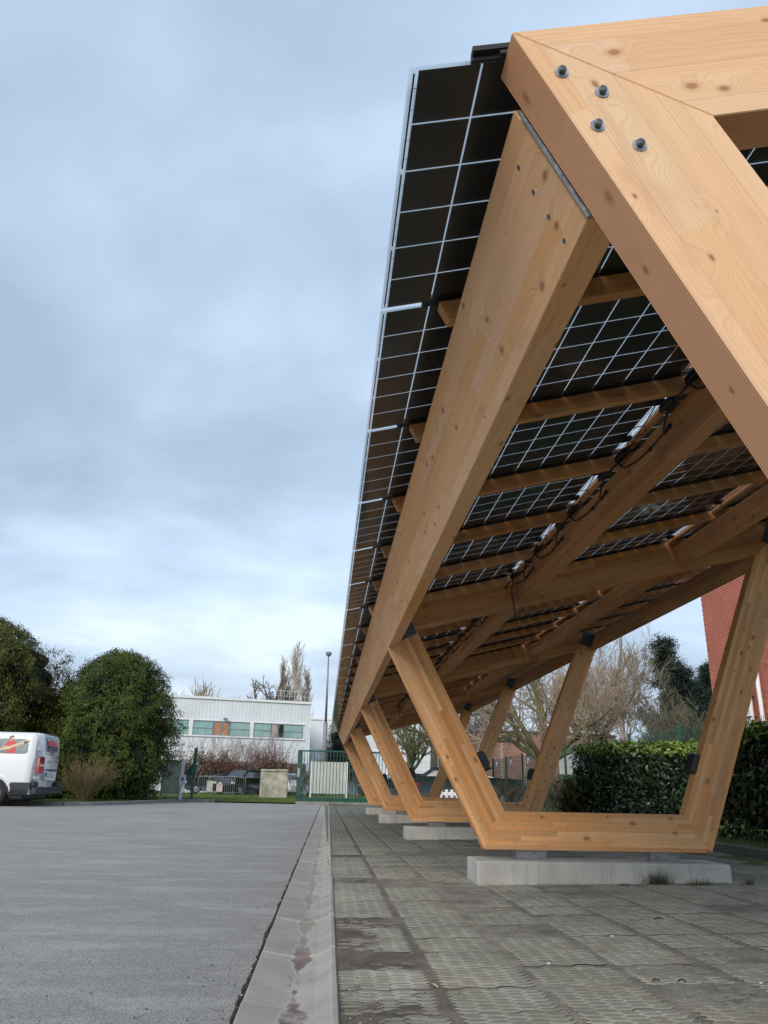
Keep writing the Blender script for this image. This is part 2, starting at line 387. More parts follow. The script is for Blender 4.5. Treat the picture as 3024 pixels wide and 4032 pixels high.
def portal(k):
    y0 = YF0+SP*k; y1 = y0+TH
    order = ['nearest', 'second', 'third', 'fourth', 'farthest']
    labels = ['pale glulam portal frame with four big bolts, filling the upper right corner of the picture',
              'large golden glulam portal frame standing on the nearest concrete block',
              'golden glulam portal frame second along the row, seen through the nearest whole one',
              'glulam portal frame third from the front, its left leg between two others',
              'farthest glulam portal frame beside the green gate, end of the car shelter']
    t = thing('portal_frame', labels[k], 'timber frame', (A_[0], y0, A_[1]), 'glulam portal frames of the car shelter')
    mats = {0: W_PALE}.get(k, W_GOLD)
    names = ['bottom_beam', 'leg', 'rafter', 'leg']
    for i in range(4):
        p, q, qi, pi = OUT[i], OUT[(i+1) % 4], INN[(i+1) % 4], INN[i]
        d = Vector((q[0]-p[0], 0, q[1]-p[1]))
        if i in (2, 3): p_, d = q, -d
        else: p_ = p
        M = frame_of((p_[0], y0, p_[1]), d, (0, 1, 0))
        g = G(); g.prism([p, q, qi, pi], y0, y1); put_world(g, M)
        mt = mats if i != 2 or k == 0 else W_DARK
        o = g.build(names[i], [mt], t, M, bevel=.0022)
    # plugs over the base screws
    if k in (1, 2, 3):
        for c in (1.36, 1.43, 1.50, 2.53, 2.60, 2.67):
            g = G(); g.tube([(c, y0-.001, .318), (c, y0+.004, .318)], .0065, 8); obj('screw_plug', g.mesh('screw_plug', [W_DARK]), t)
    # base plates, steel seat under the bottom beam
    if k:
        for x0 in (1.427, 2.43):
            g = G(); g.box((x0, y0+.006, .1935), (x0+.235, y1-.006, .201)).box((x0, y0+.006, .250), (x0+.235, y1-.006, .2575)).box((x0+.008, y0+.016, .2015), (x0+.227, y1-.016, .2495))
            obj('base_plate', g.mesh('base_plate', [M_STEEL]), t)
    # angle brackets where the eave beams land
    nL = Vector((.8944, 0, .4472)); dL = Vector((-.4472, 0, .8944))
    nR = Vector((-.9245, 0, .3812)); dR = Vector((.3812, 0, .9245))
    if k:
        for (px, pz_, nn, dd) in ((.549, 1.765, nL, dL), (3.80, 2.675, nR, dR)):
            o0 = Vector((px, y0, pz_)); g = G()
            Mb = Matrix(((nn.x, 0, dd.x, px), (0, 1, 0, y0), (nn.z, 0, dd.z, pz_), (0, 0, 0, 1)))
            if Mb.determinant() < 0: pass
            g.box((0.002, -.008, -.004), (.15, -.001, .20)); g.box((0.002, -.10, -.004), (.009, -.0085, .20))
            for a, c in ((.05, .05), (.05, .14), (.11, .05), (.11, .14)):
                g.tube([(a, -.014, c), (a, -.008, c)], .009, 6)
            g.build('angle_bracket', [M_BRKT], t, Mb)
    return t
FR = [portal(k) for k in range(5)]

# four bolts with washers on the nearest frame
for (x, z) in ((.389, .66+1.617*.79365), (.464, .66+1.564*.79365), (.449, .66+1.459*.79365), (.525, .66+1.41*.79365)):
    y0 = YF0
    g = G(); g.tube([(x, y0-.0022, z), (x, y0+.001, z)], .0135, 20)
    wa = g.build('washer', [M_WASH], FR[0])
    g = G(); g.tube([(x, y0-.011, z), (x, y0-.0022, z)], .0078, 6).tube([(x, y0-.0118, z), (x, y0-.011, z)], [.0060, .0074], 12)
    g.build('bolt', [M_BOLT], FR[0], bevel=.0006)
# stepped flat steel seat between the nearest leg and its eave beam
g = G(); M = frame_of((T_[0], YF0+TH+.0005, T_[1]), (.4472, 0, -.8944), (0, 1, 0))
g.box((.105, 0, -.012), (.395, .007, .20)); 

# ------------------------------------------------------------------ concrete blocks
def block(k):
    y0 = 5.90+SP*(k-1)
    lab = ['long low concrete block under the nearest whole timber frame, grass tufts at its foot',
           'concrete block second from the front, partly behind the nearest whole frame',
           'concrete block third along the row of footings', 'small looking concrete block farthest away near the gate'][k-1]
    t = thing('concrete_block', lab, 'concrete block', (1.107, y0, pz(1.1)), 'precast footing blocks under the timber frames')
    g = G(); g.box((1.107, y0, .0), (2.96, y0+.43, .193), ch=.012)
    g.v = [(x, y, z) for x, y, z in g.v]
    g.build('block_body', [M_CONC], t)
    return t
for k in range(1, 5):
    t = block(k)

# ------------------------------------------------------------------ beams
def quad_beam(name, poly, y0, y1, mat, label, cat, group, xdir=(0, 1, 0), extra=None):
    o0 = poly[0]; zd = Vector((poly[1][0]-poly[0][0], 0, poly[1][1]-poly[0][1])).normalized()
    yd = Vector((zd.z, 0, -zd.x))
    x = Vector((0, 1, 0)); z = zd; y = z.cross(x)
    M = Matrix(((x.x, y.x, z.x, o0[0]), (x.y, y.y, z.y, y0), (x.z, y.z, z.z, o0[1]), (0, 0, 0, 1)))
    g = G(); g.prism(poly, y0, y1); put_world(g, M)
    t = bpy.data.objects.new(name, None); t.empty_display_size = .1; link(t, None, M); tag(t, label, cat, group)
    g.build('timber', [mat], t, M, bevel=.0025)
    return t
def low(x): return RZ(x)-PURL-.001
# left eave beam cross-section (outer face flush with the legs)
n = (.8944, .4472); LLx = .462; LL = (LLx, 2.039+2*(T_[0]-LLx))
def on_leg(z): return T_[0]+(2.039-z)/2
P1 = isec(T_, (.4472, -.8944), (0, low(0)), (1, .255)); P2 = (on_leg(1.708), 1.708); P3 = (P2[0]+.102*n[0], P2[1]+.102*n[1])
P4 = isec(P3, (-.4472, .8944), (0, low(0)), (1, .255))
EAVE = [P2, P1, P4, P3]
nR = (-.9245, .3812); dRr = (.3812, .9245)
Q2 = isec(B_, dRr, (0, 2.641), (1, 0)); Q1 = isec(B_, dRr, (0, low(0)), (1, .255)); Q3 = (Q2[0]+.102*nR[0], Q2[1]+.102*nR[1]); Q4 = isec(Q3, dRr, (0, low(0)), (1, .255))
RBEAM = [Q2, Q1, Q4, Q3]
def mid(xt, dp=.155, wd=.112):
    a = (xt, low(xt)); d = (math.sin(RS)*dp, -math.cos(RS)*dp); s = (math.cos(RS)*wd, math.sin(RS)*wd)
    return [(a[0]+d[0], a[1]+d[1]), a, (a[0]+s[0], a[1]+s[1]), (a[0]+s[0]+d[0], a[1]+s[1]+d[1])]
MIDB = mid(1.478); TRDB = mid(2.852)
bayw = ['nearest bay', 'second bay', 'third bay', 'far bay']
EB = []
for k in range(4):
    ya, yb = YF0+SP*k+TH, YF0+SP*(k+1)
    EB.append(quad_beam('eave_beam', EAVE, ya+.020 if k == 0 else ya+.008, yb-.008, W_BEAM, 'deep glulam beam along the low left eave, %s of the shelter' % bayw[k], 'timber beam', 'glulam beams under the solar roof'))
    for sec, nm, lb in ((MIDB, 'purlin_beam', 'glulam beam under the cable run in the %s'), (TRDB, 'purlin_beam', 'glulam beam right of the cable beam in the %s'), (RBEAM, 'eave_beam', 'glulam beam along the high right side in the %s')):
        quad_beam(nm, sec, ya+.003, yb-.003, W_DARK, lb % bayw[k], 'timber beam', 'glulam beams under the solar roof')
# grey dowel ends on the nearest eave beam
for a, c in ((590, 719), (653, 824), (719, 930), (785, 1033)):
    u, v = 1500+a*.9186, c*.9186
    d = RX*((u-1512)/CF) - UP*((v-2016)/CF) + FW; nn = Vector((2, 0, 1)); cc = 2*T_[0]+2.039
    p = d*((cc-H0)/(nn.dot(d))); p.z += H0
    g = G(); nv = Vector((-.8944, 0, -.4472)); g.tube([p-nv*.002, p+nv*.0006], .0062, 12)
    obj('dowel', g.mesh('dowel', [M_BRKT]), EB[0])
g = G(); g.box((.105, 0, 0), (.375, .006, .10))
Mx = frame_of((T_[0], YF0+TH+.004, T_[1]), (.4472, 0, -.8944), (0, 1, 0))
sp = G()
nn = Vector((.8944, 0, .4472)); dd = Vector((.4472, 0, -.8944))
o0 = Vector((T_[0], YF0+TH+.003, T_[1]))-nn*.004
Vv = [o0+dd*a+nn*c+Vector((0, e, 0)) for e in (0, .006) for a, c in ((.088, 0), (.37, 0), (.37, .09), (.12, .09))]
sp.add(Vv, [(0, 1, 2, 3), (7, 6, 5, 4), (0, 4, 5, 1), (1, 5, 6, 2), (2, 6, 7, 3), (3, 7, 4, 0)])
obj('end_plate', sp.mesh('end_plate', [M_WASH]), EB[0])

# ------------------------------------------------------------------ purlins (one under every panel joint)
PP = SP/6; JY = lambda j: 1.130+PP*j
def purlin_mesh(x1):
    tip_top = isec(T_, (.4472, -.8944), (0, RZ(0)-.001), (1, .255)); tx = .281
    p0 = (tx, RZ(tx)-.001); lowz = lambda x: RZ(x)-.001-PURL+.002
    p1 = isec(p0, (.4472, -.8944), (0, lowz(0)), (1, .255))
    poly = [p0, (x1, RZ(x1)-.001), (x1, lowz(x1)), p1]
    M = frame_of((p1[0], 0, p1[1]), (math.cos(RS), 0, math.sin(RS)), (0, 1, 0))
    g = G(); g.prism(poly, -.022, .022); put_world(g, M); return g, M
gp, MPU = purlin_mesh(4.05)
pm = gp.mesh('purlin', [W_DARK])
ordn = ['first', 'second', 'third', 'fourth', 'fifth']
for j in range(1, 24):
    if j % 6 == 0: continue
    M = Matrix.Translation((0, JY(j), 0)) @ MPU
    o = obj('roof_joist', pm, None, M)
    tag(o, '%s slim timber joist across the %s, under a joint of the solar panels' % (ordn[j % 6-1], bayw[j//6]), 'timber joist', 'slim joists under the solar panels')
# ------------------------------------------------------------------ panels
ROWX = [.108, 1.4625, 2.8195]; ca, sa = math.cos(RS), math.sin(RS)
CX = .1310/ca; CY = .1355; LX = 1.346/ca; PW = PP-.0105
def lbox(g, a, c, mi=0): g.box(a, c, None, mi); return g
gg = G().box((0, 0, 0), (LX, PW, .0062)); glass_me = gg.mesh('glass', [M_GLASS])
GP = .0048
gc = G().box((0, 0, 0), (CX-GP, CY-GP, .0006)); cell_me = gc.mesh('cell', [M_CELL])
x0c = .019/ca; y0c = (PW-6*CY)/2+GP/2
gA = G()
for i in range(10):
    for q in range(6): gA.box((x0c+i*CX, y0c+q*CY, .003), (x0c+i*CX+CX-GP, y0c+q*CY+CY-GP, .0036))
arr_me = gA.mesh('cell_array', [M_CELL])
gr = G()
for q in range(3): gr.box((.0085, y0c+q*2*CY+.006, .003), (.0125, y0c+(q*2+2)*CY-.012, .0034))
for q in range(3): gr.box((LX-.0125, y0c+q*2*CY+.006, .003), (LX-.0085, y0c+(q*2+2)*CY-.012, .0034))
for q in range(6):
    for e in (.3, .7): gr.box((.0125, y0c+(q+e)*CY, .0031), (x0c, y0c+(q+e)*CY+.0012, .0033))
rib_me = gr.mesh('ribbon', [M_BUSB])
gj = G().box((0, 0, -.014), (.05, .055, 0), ch=.003).box((.008, .012, -.019), (.042, .043, -.014)); jb_me = gj.mesh('junction_box', [M_BLACK])
rown = ['left eave row', 'middle row', 'right row']
for r in range(3):
    for j in range(24):
        x = ROWX[r]; zb = RZ(x)+.010
        M = Matrix.Translation((x, JY(j)+.005, zb)) @ Matrix(((ca, 0, -sa, 0), (0, 1, 0, 0), (sa, 0, ca, 0), (0, 0, 0, 1)))
        t = bpy.data.objects.new('solar_panel', None); t.empty_display_size = .1; link(t, None, M)
        tag(t, 'dark glass solar panel, %s in the %s of the %s' % (['first', 'second', 'third', 'fourth', 'fifth', 'last'][j % 6], rown[r], bayw[j//6]), 'solar panel', 'solar panels of the shelter roof')
        obj('glass', glass_me, t, M); tag(obj('ribbon', rib_me, t, M), kind='stuff')
        if j < 6:
            for i in range(10):
                for q in range(6): obj('cell', cell_me, t, M @ Matrix.Translation((x0c+i*CX, y0c+q*CY, .003)))
        else: tag(obj('cell_array', arr_me, t, M), kind='stuff')
        if r in (0, 1):
            for q in (.22, .70): obj('junction_box', jb_me, t, M @ Matrix.Translation((LX-.055, PW*q, -.0005)))
# clamp profiles
gk = G()
def strip(g, xa, xb, ya, yb, za, zb):
    V = [(x, y, RZ(x)+z) for x in (xa, xb) for y in (ya, yb) for z in (za, zb)]
    g.add(V, [(0, 1, 3, 2), (4, 6, 7, 5), (0, 4, 5, 1), (2, 3, 7, 6), (0, 2, 6, 4), (1, 5, 7, 3)])
strip(gk, .285, 4.16, -.018, .018, .0005, .0095)
gk2 = G(); strip(gk2, .231, 4.16, -.0035, .0035, .006, .020)
gk3 = G(); strip(gk3, .231, 4.16, -.016, .016, .0175, .028); strip(gk3, .231, 4.16, -.011, .011, .0285, .036)
gk.add(gk2.v, gk2.f); gk.add(gk3.v, gk3.f)
clm = gk.mesh('clamp_rail', [M_RUB])
for j in range(25):
    o = obj('clamp_rail', clm, None, Matrix.Translation((0, JY(j), 0)))
    tag(o, 'black clamping rail over the panel joint at the %s' % ('near end of the roof' if j == 0 else 'far end of the roof' if j == 24 else '%s joist of the %s' % ((ordn+['frame'])[(j-1) % 6], bayw[(j-1)//6])), 'clamp rail', 'black clamping rails between the solar panels')
# battens beside the bright slots
for k in range(4):
    for xb, lb in ((1.459, 'cable'), (2.816, 'right')):
        ya, yb = YF0+SP*k+TH, YF0+SP*(k+1)
        t = thing('timber_battens', 'row of short round-edged battens under the bright slot beside the %s beam, %s' % ('cabled' if lb == 'cable' else 'right hand', bayw[k]), 'battens', (xb, ya, RZ(xb)), 'short battens along the bright slots')
        for j in range(6*k, 6*k+6):
            a, c = max(JY(j)+.024, ya+.003), min(JY(j+1)-.024, yb-.003)
            M = frame_of((xb, a, RZ(xb)+.004), (0, 1, 0), (-ca, 0, -sa))
            g = G(); g.box((0, -.046, -.024), (c-a, -.001, 0)); g.build('batten', [W_GOLD], t, M, bevel=.006, seg=2)
# ------------------------------------------------------------------ cables
def smooth(pts, n=6):
    pts = [Vector(p) for p in pts]; out = []
    for i in range(len(pts)-1):
        p0, p1, p2, p3 = pts[max(i-1, 0)], pts[i], pts[i+1], pts[min(i+2, len(pts)-1)]
        for s in range(n):
            t = s/n; out.append(.5*((2*p1)+(p2-p0)*t+(2*p0-5*p1+4*p2-p3)*t*t+(3*p1-p0-3*p2+p3)*t**3))
    return out+[pts[-1]]
ml, mt = MIDB[0], MIDB[1]
def onface(f, y, o=.008):
    """f = 0 at the beam's upper edge, 1 at its lower edge; o = distance off the face"""
    return Vector((mt[0]+(ml[0]-mt[0])*f-o*ca, y, mt[1]+(ml[1]-mt[1])*f-o*sa))
for k in range(4):
    ya, yb = YF0+SP*k+TH, YF0+SP*(k+1)
    t = thing('cable_run', 'black cable looping along the left face of the cabled beam in the %s' % bayw[k], 'cable', (mt[0], ya, mt[1]), 'black cable loops under the roof')
    for j in range(6*k+1, 6*k+7):
        y = JY(j)-(.10 if j % 6 == 0 else 0); e = rng.uniform(-.02, .02)
        g = G()
        pts = [onface(-.05, y+.13, .03), Vector((1.43, y+.03, RZ(1.43)-.09)), Vector((1.395, y-.02, RZ(1.4)-.105)), Vector((1.41, y-.09, RZ(1.4)-.085)), Vector((1.45, y-.09, RZ(1.45)-.055)), onface(-.2, y-.03, .03)]
        g.tube(smooth(pts), .0052, 6)
        pts = [Vector((1.40, y+.03, RZ(1.4)-.09)), Vector((1.395, y+.10+e, RZ(1.4)-.15)), Vector((1.43, y+.19, RZ(1.4)-.16)), onface(.30, y+.235, .007), onface(.28, y+.27, .007)]
        if j % 6: g.tube(smooth(pts), .0052, 6)
        pts = [onface(-.05, y-.06, .03), onface(.22, y-.09, .02), onface(.34+e, y-.22, .007), onface(.36, y-.36, .007), onface(.33, y-.46, .007), onface(.30, y-.585, .007)]
        g.tube(smooth(pts), .0048, 6)
        g.build('cable', [M_RUB], t, smooth=True)
        g = G()
        for (f, yy) in ((.29, y-.585), (.36, y-.36)): 
            p = onface(f, yy, .006); g.box(p-Vector((.006, .014, .008)), p+Vector((.006, .014, .008)))
        g.build('cable_clip', [M_BLACK], t)
        for yo in (-.10, .16):
            p = Vector((1.452, y+yo, RZ(1.452)-.035)); g = G()
            Mq = frame_of(p, (0, 1, 0), (ca, 0, sa)); g.box((-.06, -.02, -.014), (.06, .022, .014), ch=.004).box((-.085, -.008, -.008), (-.0605, .008, .008)).box((.0605, -.008, -.008), (.085, .008, .008))
            g.build('connector', [M_BLACK], t, Mq)
        g = G()
        for q in range(3):
            cx, cy, r = 1.425+rng.uniform(-.01, .01), y-.27-.05*q, rng.uniform(.028, .045)
            g.tube([(cx+r*math.cos(a), cy+r*1.1*math.sin(a), RZ(cx)-.05-.03*math.sin(a*.5+q)) for a in np.linspace(0, 6.3, 18)], .0026, 5)
        g.tube(smooth([Vector((1.41, y-.66, RZ(1.4)-.01)), Vector((1.40, y-.5, RZ(1.4)-.06)), Vector((1.42, y-.36, RZ(1.4)-.05)), Vector((1.45, y-.16, RZ(1.4)-.04))]), .0028, 5)
        g.build('wire_coil', [M_RUB], t, smooth=True)
    g = G(); g.tube(smooth([onface(-.1, yb-.14, .03), Vector((1.44, yb-.10, 2.17)), Vector((1.47, yb-.03, 2.08)), Vector((1.485, yb-.012, 1.99))]), .005, 6)
    g.build('loose_cable', [M_RUB], t, smooth=True)
# ------------------------------------------------------------------ floodlights on the legs
def flood(k, side):
    y = YF0+SP*k
    if side == 'left': p = Vector((INN[0][0], 0, INN[0][1])); d = Vector((-.4472, 0, .8944)); nn = Vector((.8944, 0, .4472)); s = (.80-INN[0][1])/.8944
    else: p = Vector((INN[1][0], 0, INN[1][1])); d = Vector((.3812, 0, .9245)); nn = Vector((-.9245, 0, .3812)); s = (.82-INN[1][1])/.9245
    o = p+d*s; o.y = y+.0
    M = Matrix(((nn.x, 0, d.x, o.x), (0, 1, 0, o.y), (nn.z, 0, d.z, o.z), (0, 0, 0, 1)))
    where = {('left', 1): 'on the left leg of the nearest whole frame', ('right', 1): 'on the right leg of the nearest whole frame',
             ('left', 2): 'on the left leg of the second whole frame', ('right', 2): 'on the right leg of the second whole frame',
             ('left', 3): 'on the left leg of the third whole frame'}[(side, k)]
    t = bpy.data.objects.new('floodlight', None); t.empty_display_size = .05; link(t, None, M); tag(t, 'black box floodlight ' + where, 'floodlight', 'black floodlights on the timber legs')
    G().box((.002, .008, 0), (.052, .098, .142), ch=.004).build('housing', [M_BLACK], t, M)
    G().box((.0522, .018, .03), (.064, .088, .125), ch=.004).build('cover', [M_BLACK], t, M)
    G().box((-.012 if side == 'right' else .002, .02, -.006), (.075, .086, -.0005)).build('bracket_arm', [M_BLACK], t, M)
for k, s_ in ((1, 'left'), (1, 'right'), (2, 'left'), (2, 'right'), (3, 'left')): flood(k, s_)
# ------------------------------------------------------------------ ground
def asphalt_mat():
    m, nb, p = newmat('asphalt'); pos = nb.n('ShaderNodeNewGeometry').outputs['Position']; x, y, z = nb.sep(pos)
    f = nb.noise(pos, 120, 3, .85); sp = nb.vor(pos, 105); md = nb.noise(pos, 24, 5, .75)
    big = nb.noise(pos, .35, 5, .6); st = nb.noise(nb.comb(nb.m('MULTIPLY', x, 1.2), nb.m('MULTIPLY', y, 3.2), 0.), 1., 5, .68)
    st2 = nb.noise(nb.comb(nb.m('MULTIPLY', x, 6.), nb.m('MULTIPLY', y, 14.), 3.), 1., 4, .7)
    c = nb.mix(nb.rng(big, .3, .7), (.275, .267, .250), (.365, .355, .335))
    c = nb.mix(nb.rng(st, .48, .66, 0, .6), c, (.50, .49, .465))
    c = nb.mix(nb.rng(st2, .54, .70, 0, .42), c, (.58, .565, .53))
    c = nb.mix(nb.rng(st2, .28, .40, .3, 0), c, (.15, .152, .156))
    c = nb.mix(nb.rng(md, .52, .70, 0, .5), c, (.12, .118, .116)); c = nb.mix(nb.rng(md, .46, .33, 0, .35), c, (.42, .41, .39))
    c = nb.mix(nb.rng(f, .42, .60, -.0, .7), c, nb.mix(nb.rng(sp, .1, .5), (.52, .51, .49), (.10, .10, .105)))
    P(p, nb, col=c, rough=.88, spec=.3, nrm=nb.bump(nb.m('ADD', f, sp), .5, .004)); return m
def paver_mat(nm, base1, base2, moss, k=1.):
    m, nb, p = newmat(nm); g = nb.n('ShaderNodeNewGeometry'); pos = g.outputs['Position']; x, y, z = nb.sep(pos)
    isl = g.outputs['Random Per Island']; oi = nb.n('ShaderNodeObjectInfo').outputs['Random']
    big = nb.noise(pos, .9, 5, .6); mid_ = nb.noise(pos, 5, 5, .65); f = nb.noise(pos, 120, 3, .7)
    c = nb.mix(nb.rng(big, .36, .62), base2, base1)
    c = nb.mix(nb.rng(mid_, .45, .68, 0, .55), c, moss)
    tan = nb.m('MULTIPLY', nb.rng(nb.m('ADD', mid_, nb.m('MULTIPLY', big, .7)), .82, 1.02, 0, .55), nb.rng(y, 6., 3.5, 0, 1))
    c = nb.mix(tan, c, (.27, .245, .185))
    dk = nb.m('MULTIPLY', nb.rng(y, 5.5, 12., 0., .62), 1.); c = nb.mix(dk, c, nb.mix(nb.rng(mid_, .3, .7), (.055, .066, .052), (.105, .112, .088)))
    h = nb.n('ShaderNodeHueSaturation'); nb.put(h.inputs['Color'], c); nb.put(h.inputs['Value'], nb.m('ADD', nb.rng(isl, 0, 1, .93, 1.07), nb.m('MULTIPLY', nb.m('SUBTRACT', f, .5), .5)))
    P(p, nb, col=h.outputs[0], rough=.86, spec=.3, nrm=nb.bump(nb.m('ADD', f, nb.m('MULTIPLY', mid_, 2.)), .35, .004)); return m
M_ASPH = asphalt_mat()
M_PAV = paver_mat('paver_top', (.32, .31, .265), (.20, .20, .17), (.16, .165, .125))
M_PJ = paver_mat('paver_joint', (.56, .54, .47), (.36, .36, .31), (.26, .26, .20))
M_DIRT = basic('joint_dirt', (.29, .27, .235), .95, 0, .35, 5, .4, 120, (.13, .12, .10), .2, fine=.3)
def dirt_mat():
    m, nb, p = newmat('joint_soil_mix'); pos = nb.n('ShaderNodeNewGeometry').outputs['Position']; x, y, z = nb.sep(pos)
    v = nb.noise(pos, 6, 5, .65); f = nb.noise(pos, 110, 4, .75); w = nb.noise(pos, 1.3, 4, .6)
    tan = nb.mix(nb.rng(v, .35, .65), (.19, .18, .15), (.36, .335, .28)); brn = nb.mix(nb.rng(v, .35, .65), (.10, .09, .075), (.20, .175, .15))
    pk = nb.mix(nb.rng(nb.noise(nb.vm('ADD', pos, (7, 3, 1)), 3.5, 4, .7), .52, .66, 0, .4), brn, (.25, .15, .125))
    c = nb.mix(nb.rng(nb.m('ADD', x, nb.m('MULTIPLY', w, .3)), .48, .75), pk, tan)
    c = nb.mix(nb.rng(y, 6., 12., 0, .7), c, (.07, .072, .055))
    c = nb.mix(nb.rng(f, .45, .62, 0, .55), c, (.035, .032, .028))
    P(p, nb, col=c, rough=.95, spec=.2, nrm=nb.bump(nb.m('ADD', f, v), .5, .005)); return m
M_DIRT = dirt_mat()
M_SOIL = basic('topsoil', (.10, .085, .055), .95, 0, .4, 4, .6, 60, (.045, .04, .028), .2)
M_MOSS = basic('moss', (.10, .12, .03), .95, 0, .4, 9, .6, 90, (.06, .05, .03), .2)
M_GRASSG = basic('lawn_ground', (.10, .135, .035), .95, 0, .35, 2.5, .6, 60, (.055, .075, .02), .2)
def gz(X, Y): return np.where(Y > 60, .03, .03) + 0*X
S_ = lambda o: tag(o, kind='structure')
S_(obj('ground', grid(-400, 500, 40, -60, 1500, 60, lambda X, Y: X*0-.09, [M_GRASSG], 'ground')))
# asphalt road, with a ragged edge against the gutter
gx = lambda y: .0055*(y-3.)
ys = np.concatenate([np.arange(-8, 2, .5), np.arange(2, 9, .018), np.arange(9, 33.6, .15)])
ed = -.238+gx(ys)-.007*vnoise(ys*9, ys*0, 1)-.008*vnoise(ys*31, ys*0+5, 1)-.02*np.maximum(0, vnoise(ys*1.7, ys*0+9)-.6)
V = []; F = []
for i, (y, e) in enumerate(zip(ys, ed)):
    V += [(-70, y, 0), (-.8, y, 0), (e-.004, y, -.002), (e, y, -.016)]
    if i: a = (i-1)*4; F += [(a, a+1, a+5, a+4), (a+1, a+2, a+6, a+5), (a+2, a+3, a+7, a+6)]
S_(obj('road', mesh_np('road', V, F, [M_ASPH])))
# the strip of road end that flares at the gate
S_(obj('crack_filler', grid(-.30, -.19, 4, -8, 31.5, 300, lambda X, Y: -.022+.014*vnoise(X*60, Y*14)+gx(Y)*0, [M_SOIL], 'crack_filler')))
# gutter of cast slabs
def gut_mat():
    m, nb, p = newmat('gutter_concrete'); pos = nb.n('ShaderNodeNewGeometry').outputs['Position']; x, y, z = nb.sep(pos)
    oc = nb.n('ShaderNodeTexCoord').outputs['Object']; ox, oy, oz = nb.sep(oc); rnd = nb.n('ShaderNodeObjectInfo').outputs['Random']
    v = nb.noise(pos, 5, 5, .6); f = nb.noise(pos, 230, 3, .75); wv = nb.noise(nb.comb(0., nb.m('MULTIPLY', y, 1.7), 0.), 1., 3, .6)
    wv2 = nb.noise(pos, 22, 4, .7)
    c = nb.mix(nb.rng(v, .3, .7), (.325, .317, .295), (.43, .417, .385))
    cx = nb.m('ADD', nb.m('MULTIPLY', nb.m('SUBTRACT', y, 3.), .0055), nb.m('ADD', -.068, nb.m('MULTIPLY', nb.m('SUBTRACT', wv, .5), .07)))
    d = nb.m('ABSOLUTE', nb.m('SUBTRACT', x, cx))
    wid = nb.m('ADD', nb.m('MULTIPLY', nb.rng(wv, .36, .66, -.15, 1.), .062), nb.m('MULTIPLY', nb.m('SUBTRACT', nb.noise(pos, 9, 3, .5), .5), .035))
    dd_ = nb.m('SUBTRACT', d, wid)
    edge = nb.rng(nb.m('ABSOLUTE', dd_), .0, .014, .42, 0)
    lime = (.58, .575, .52)
    inside = nb.rng(dd_, .0, -.008, 0, 1)
    right = nb.m('MULTIPLY', nb.rng(nb.m('SUBTRACT', x, cx), .0, .04), nb.m('MULTIPLY', nb.rng(x, .10, .03), nb.rng(v, .38, .6, 0, .75)))
    c = nb.mix(right, c, (.44, .43, .385))
    c = nb.mix(nb.m('MULTIPLY', inside, .55), c, (.36, .335, .305))
    red = nb.m('MULTIPLY', inside, nb.m('MULTIPLY', nb.rng(nb.noise(pos, 6, 4, .7), .36, .52), nb.rng(y, 4.2, 3.5, .25, 1.)))
    c = nb.mix(red, c, (.17, .115, .105))
    c = nb.mix(nb.m('MULTIPLY', edge, nb.rng(wv2, .3, .6, .35, 1.)), c, lime)
    pk = nb.m('MULTIPLY', nb.rng(nb.noise(nb.vm('ADD', pos, (4, 4, 4)), 3.3, 3), .55, .7), nb.rng(x, -.06, .06)); c = nb.mix(nb.m('MULTIPLY', pk, .3), c, (.38, .27, .23))
    c = nb.mix(nb.rng(f, .38, .62, -.0, .22), c, (.10, .10, .10))
    h = nb.n('ShaderNodeHueSaturation'); nb.put(h.inputs['Color'], c); nb.put(h.inputs['Value'], nb.rng(rnd, 0, 1, .93, 1.06))
    P(p, nb, col=h.outputs[0], rough=.85, spec=.3, nrm=nb.bump(nb.m('ADD', f, nb.m('MULTIPLY', wv2, 1.5)), .3, .003)); return m
M_GUT = gut_mat()
gt = bpy.data.objects.new('gutter', None); gt.empty_display_size = .1; link(gt, None, Matrix.Translation((-.08, 0, 0))); S_(gt)
prof = [(-.232, .002), (-.227, .006), (-.16, -.006), (-.085, -.017), (-.06, -.018), (.0, -.008), (.05, .014), (.060, .0265), (.074, .0255), (.079, .017)]
joints = [.32, 1.18, 2.04, 2.904, 3.717, 4.61, 5.462, 6.498, 7.25, 8.047, 9.076, 9.9, 10.714]
while joints[-1] < 31: joints.append(joints[-1]+.95)
for i in range(len(joints)-1):
    a, c = joints[i]+.006, joints[i+1]-.006; g = G(); gp_ = .004
    tilt = rng.uniform(-.004, .004); lift = rng.uniform(-.0035, .0035); yaw = rng.uniform(-.002, .002)
    pr_ = [(x, z+lift) for x, z in prof]
    n_ = len(pr_); V = []
    for (yy, dz, tr) in ((a, -.005, 0), (a+.005, 0, 0), (c-.005, 0, 0), (c, -.005, 0)):
        V += [(x+gx(yy)+yaw*(yy-a), yy, z+dz+tilt*(yy-(a+c)/2)/.9) for x, z in pr_]
    V += [(prof[0][0]+gx(a), a, -.1), (prof[-1][0]+gx(a), a, -.1), (prof[0][0]+gx(c), c, -.1), (prof[-1][0]+gx(c), c, -.1)]
    F = []
    for r in range(3):
        for q in range(n_-1): F.append((r*n_+q, r*n_+q+1, (r+1)*n_+q+1, (r+1)*n_+q))
    L = 4*n_
    F += [tuple([L, L+1]+list(range(n_-1, -1, -1))), tuple([L+3, L+2]+list(range(3*n_, 4*n_))), (L+1, L+3, 4*n_-1, 3*n_-1, 2*n_-1, n_-1), (L+2, L, 0, n_, 2*n_, 3*n_)]
    obj('gutter_slab', mesh_np('gutter_slab', V, F, [M_GUT]), gt)
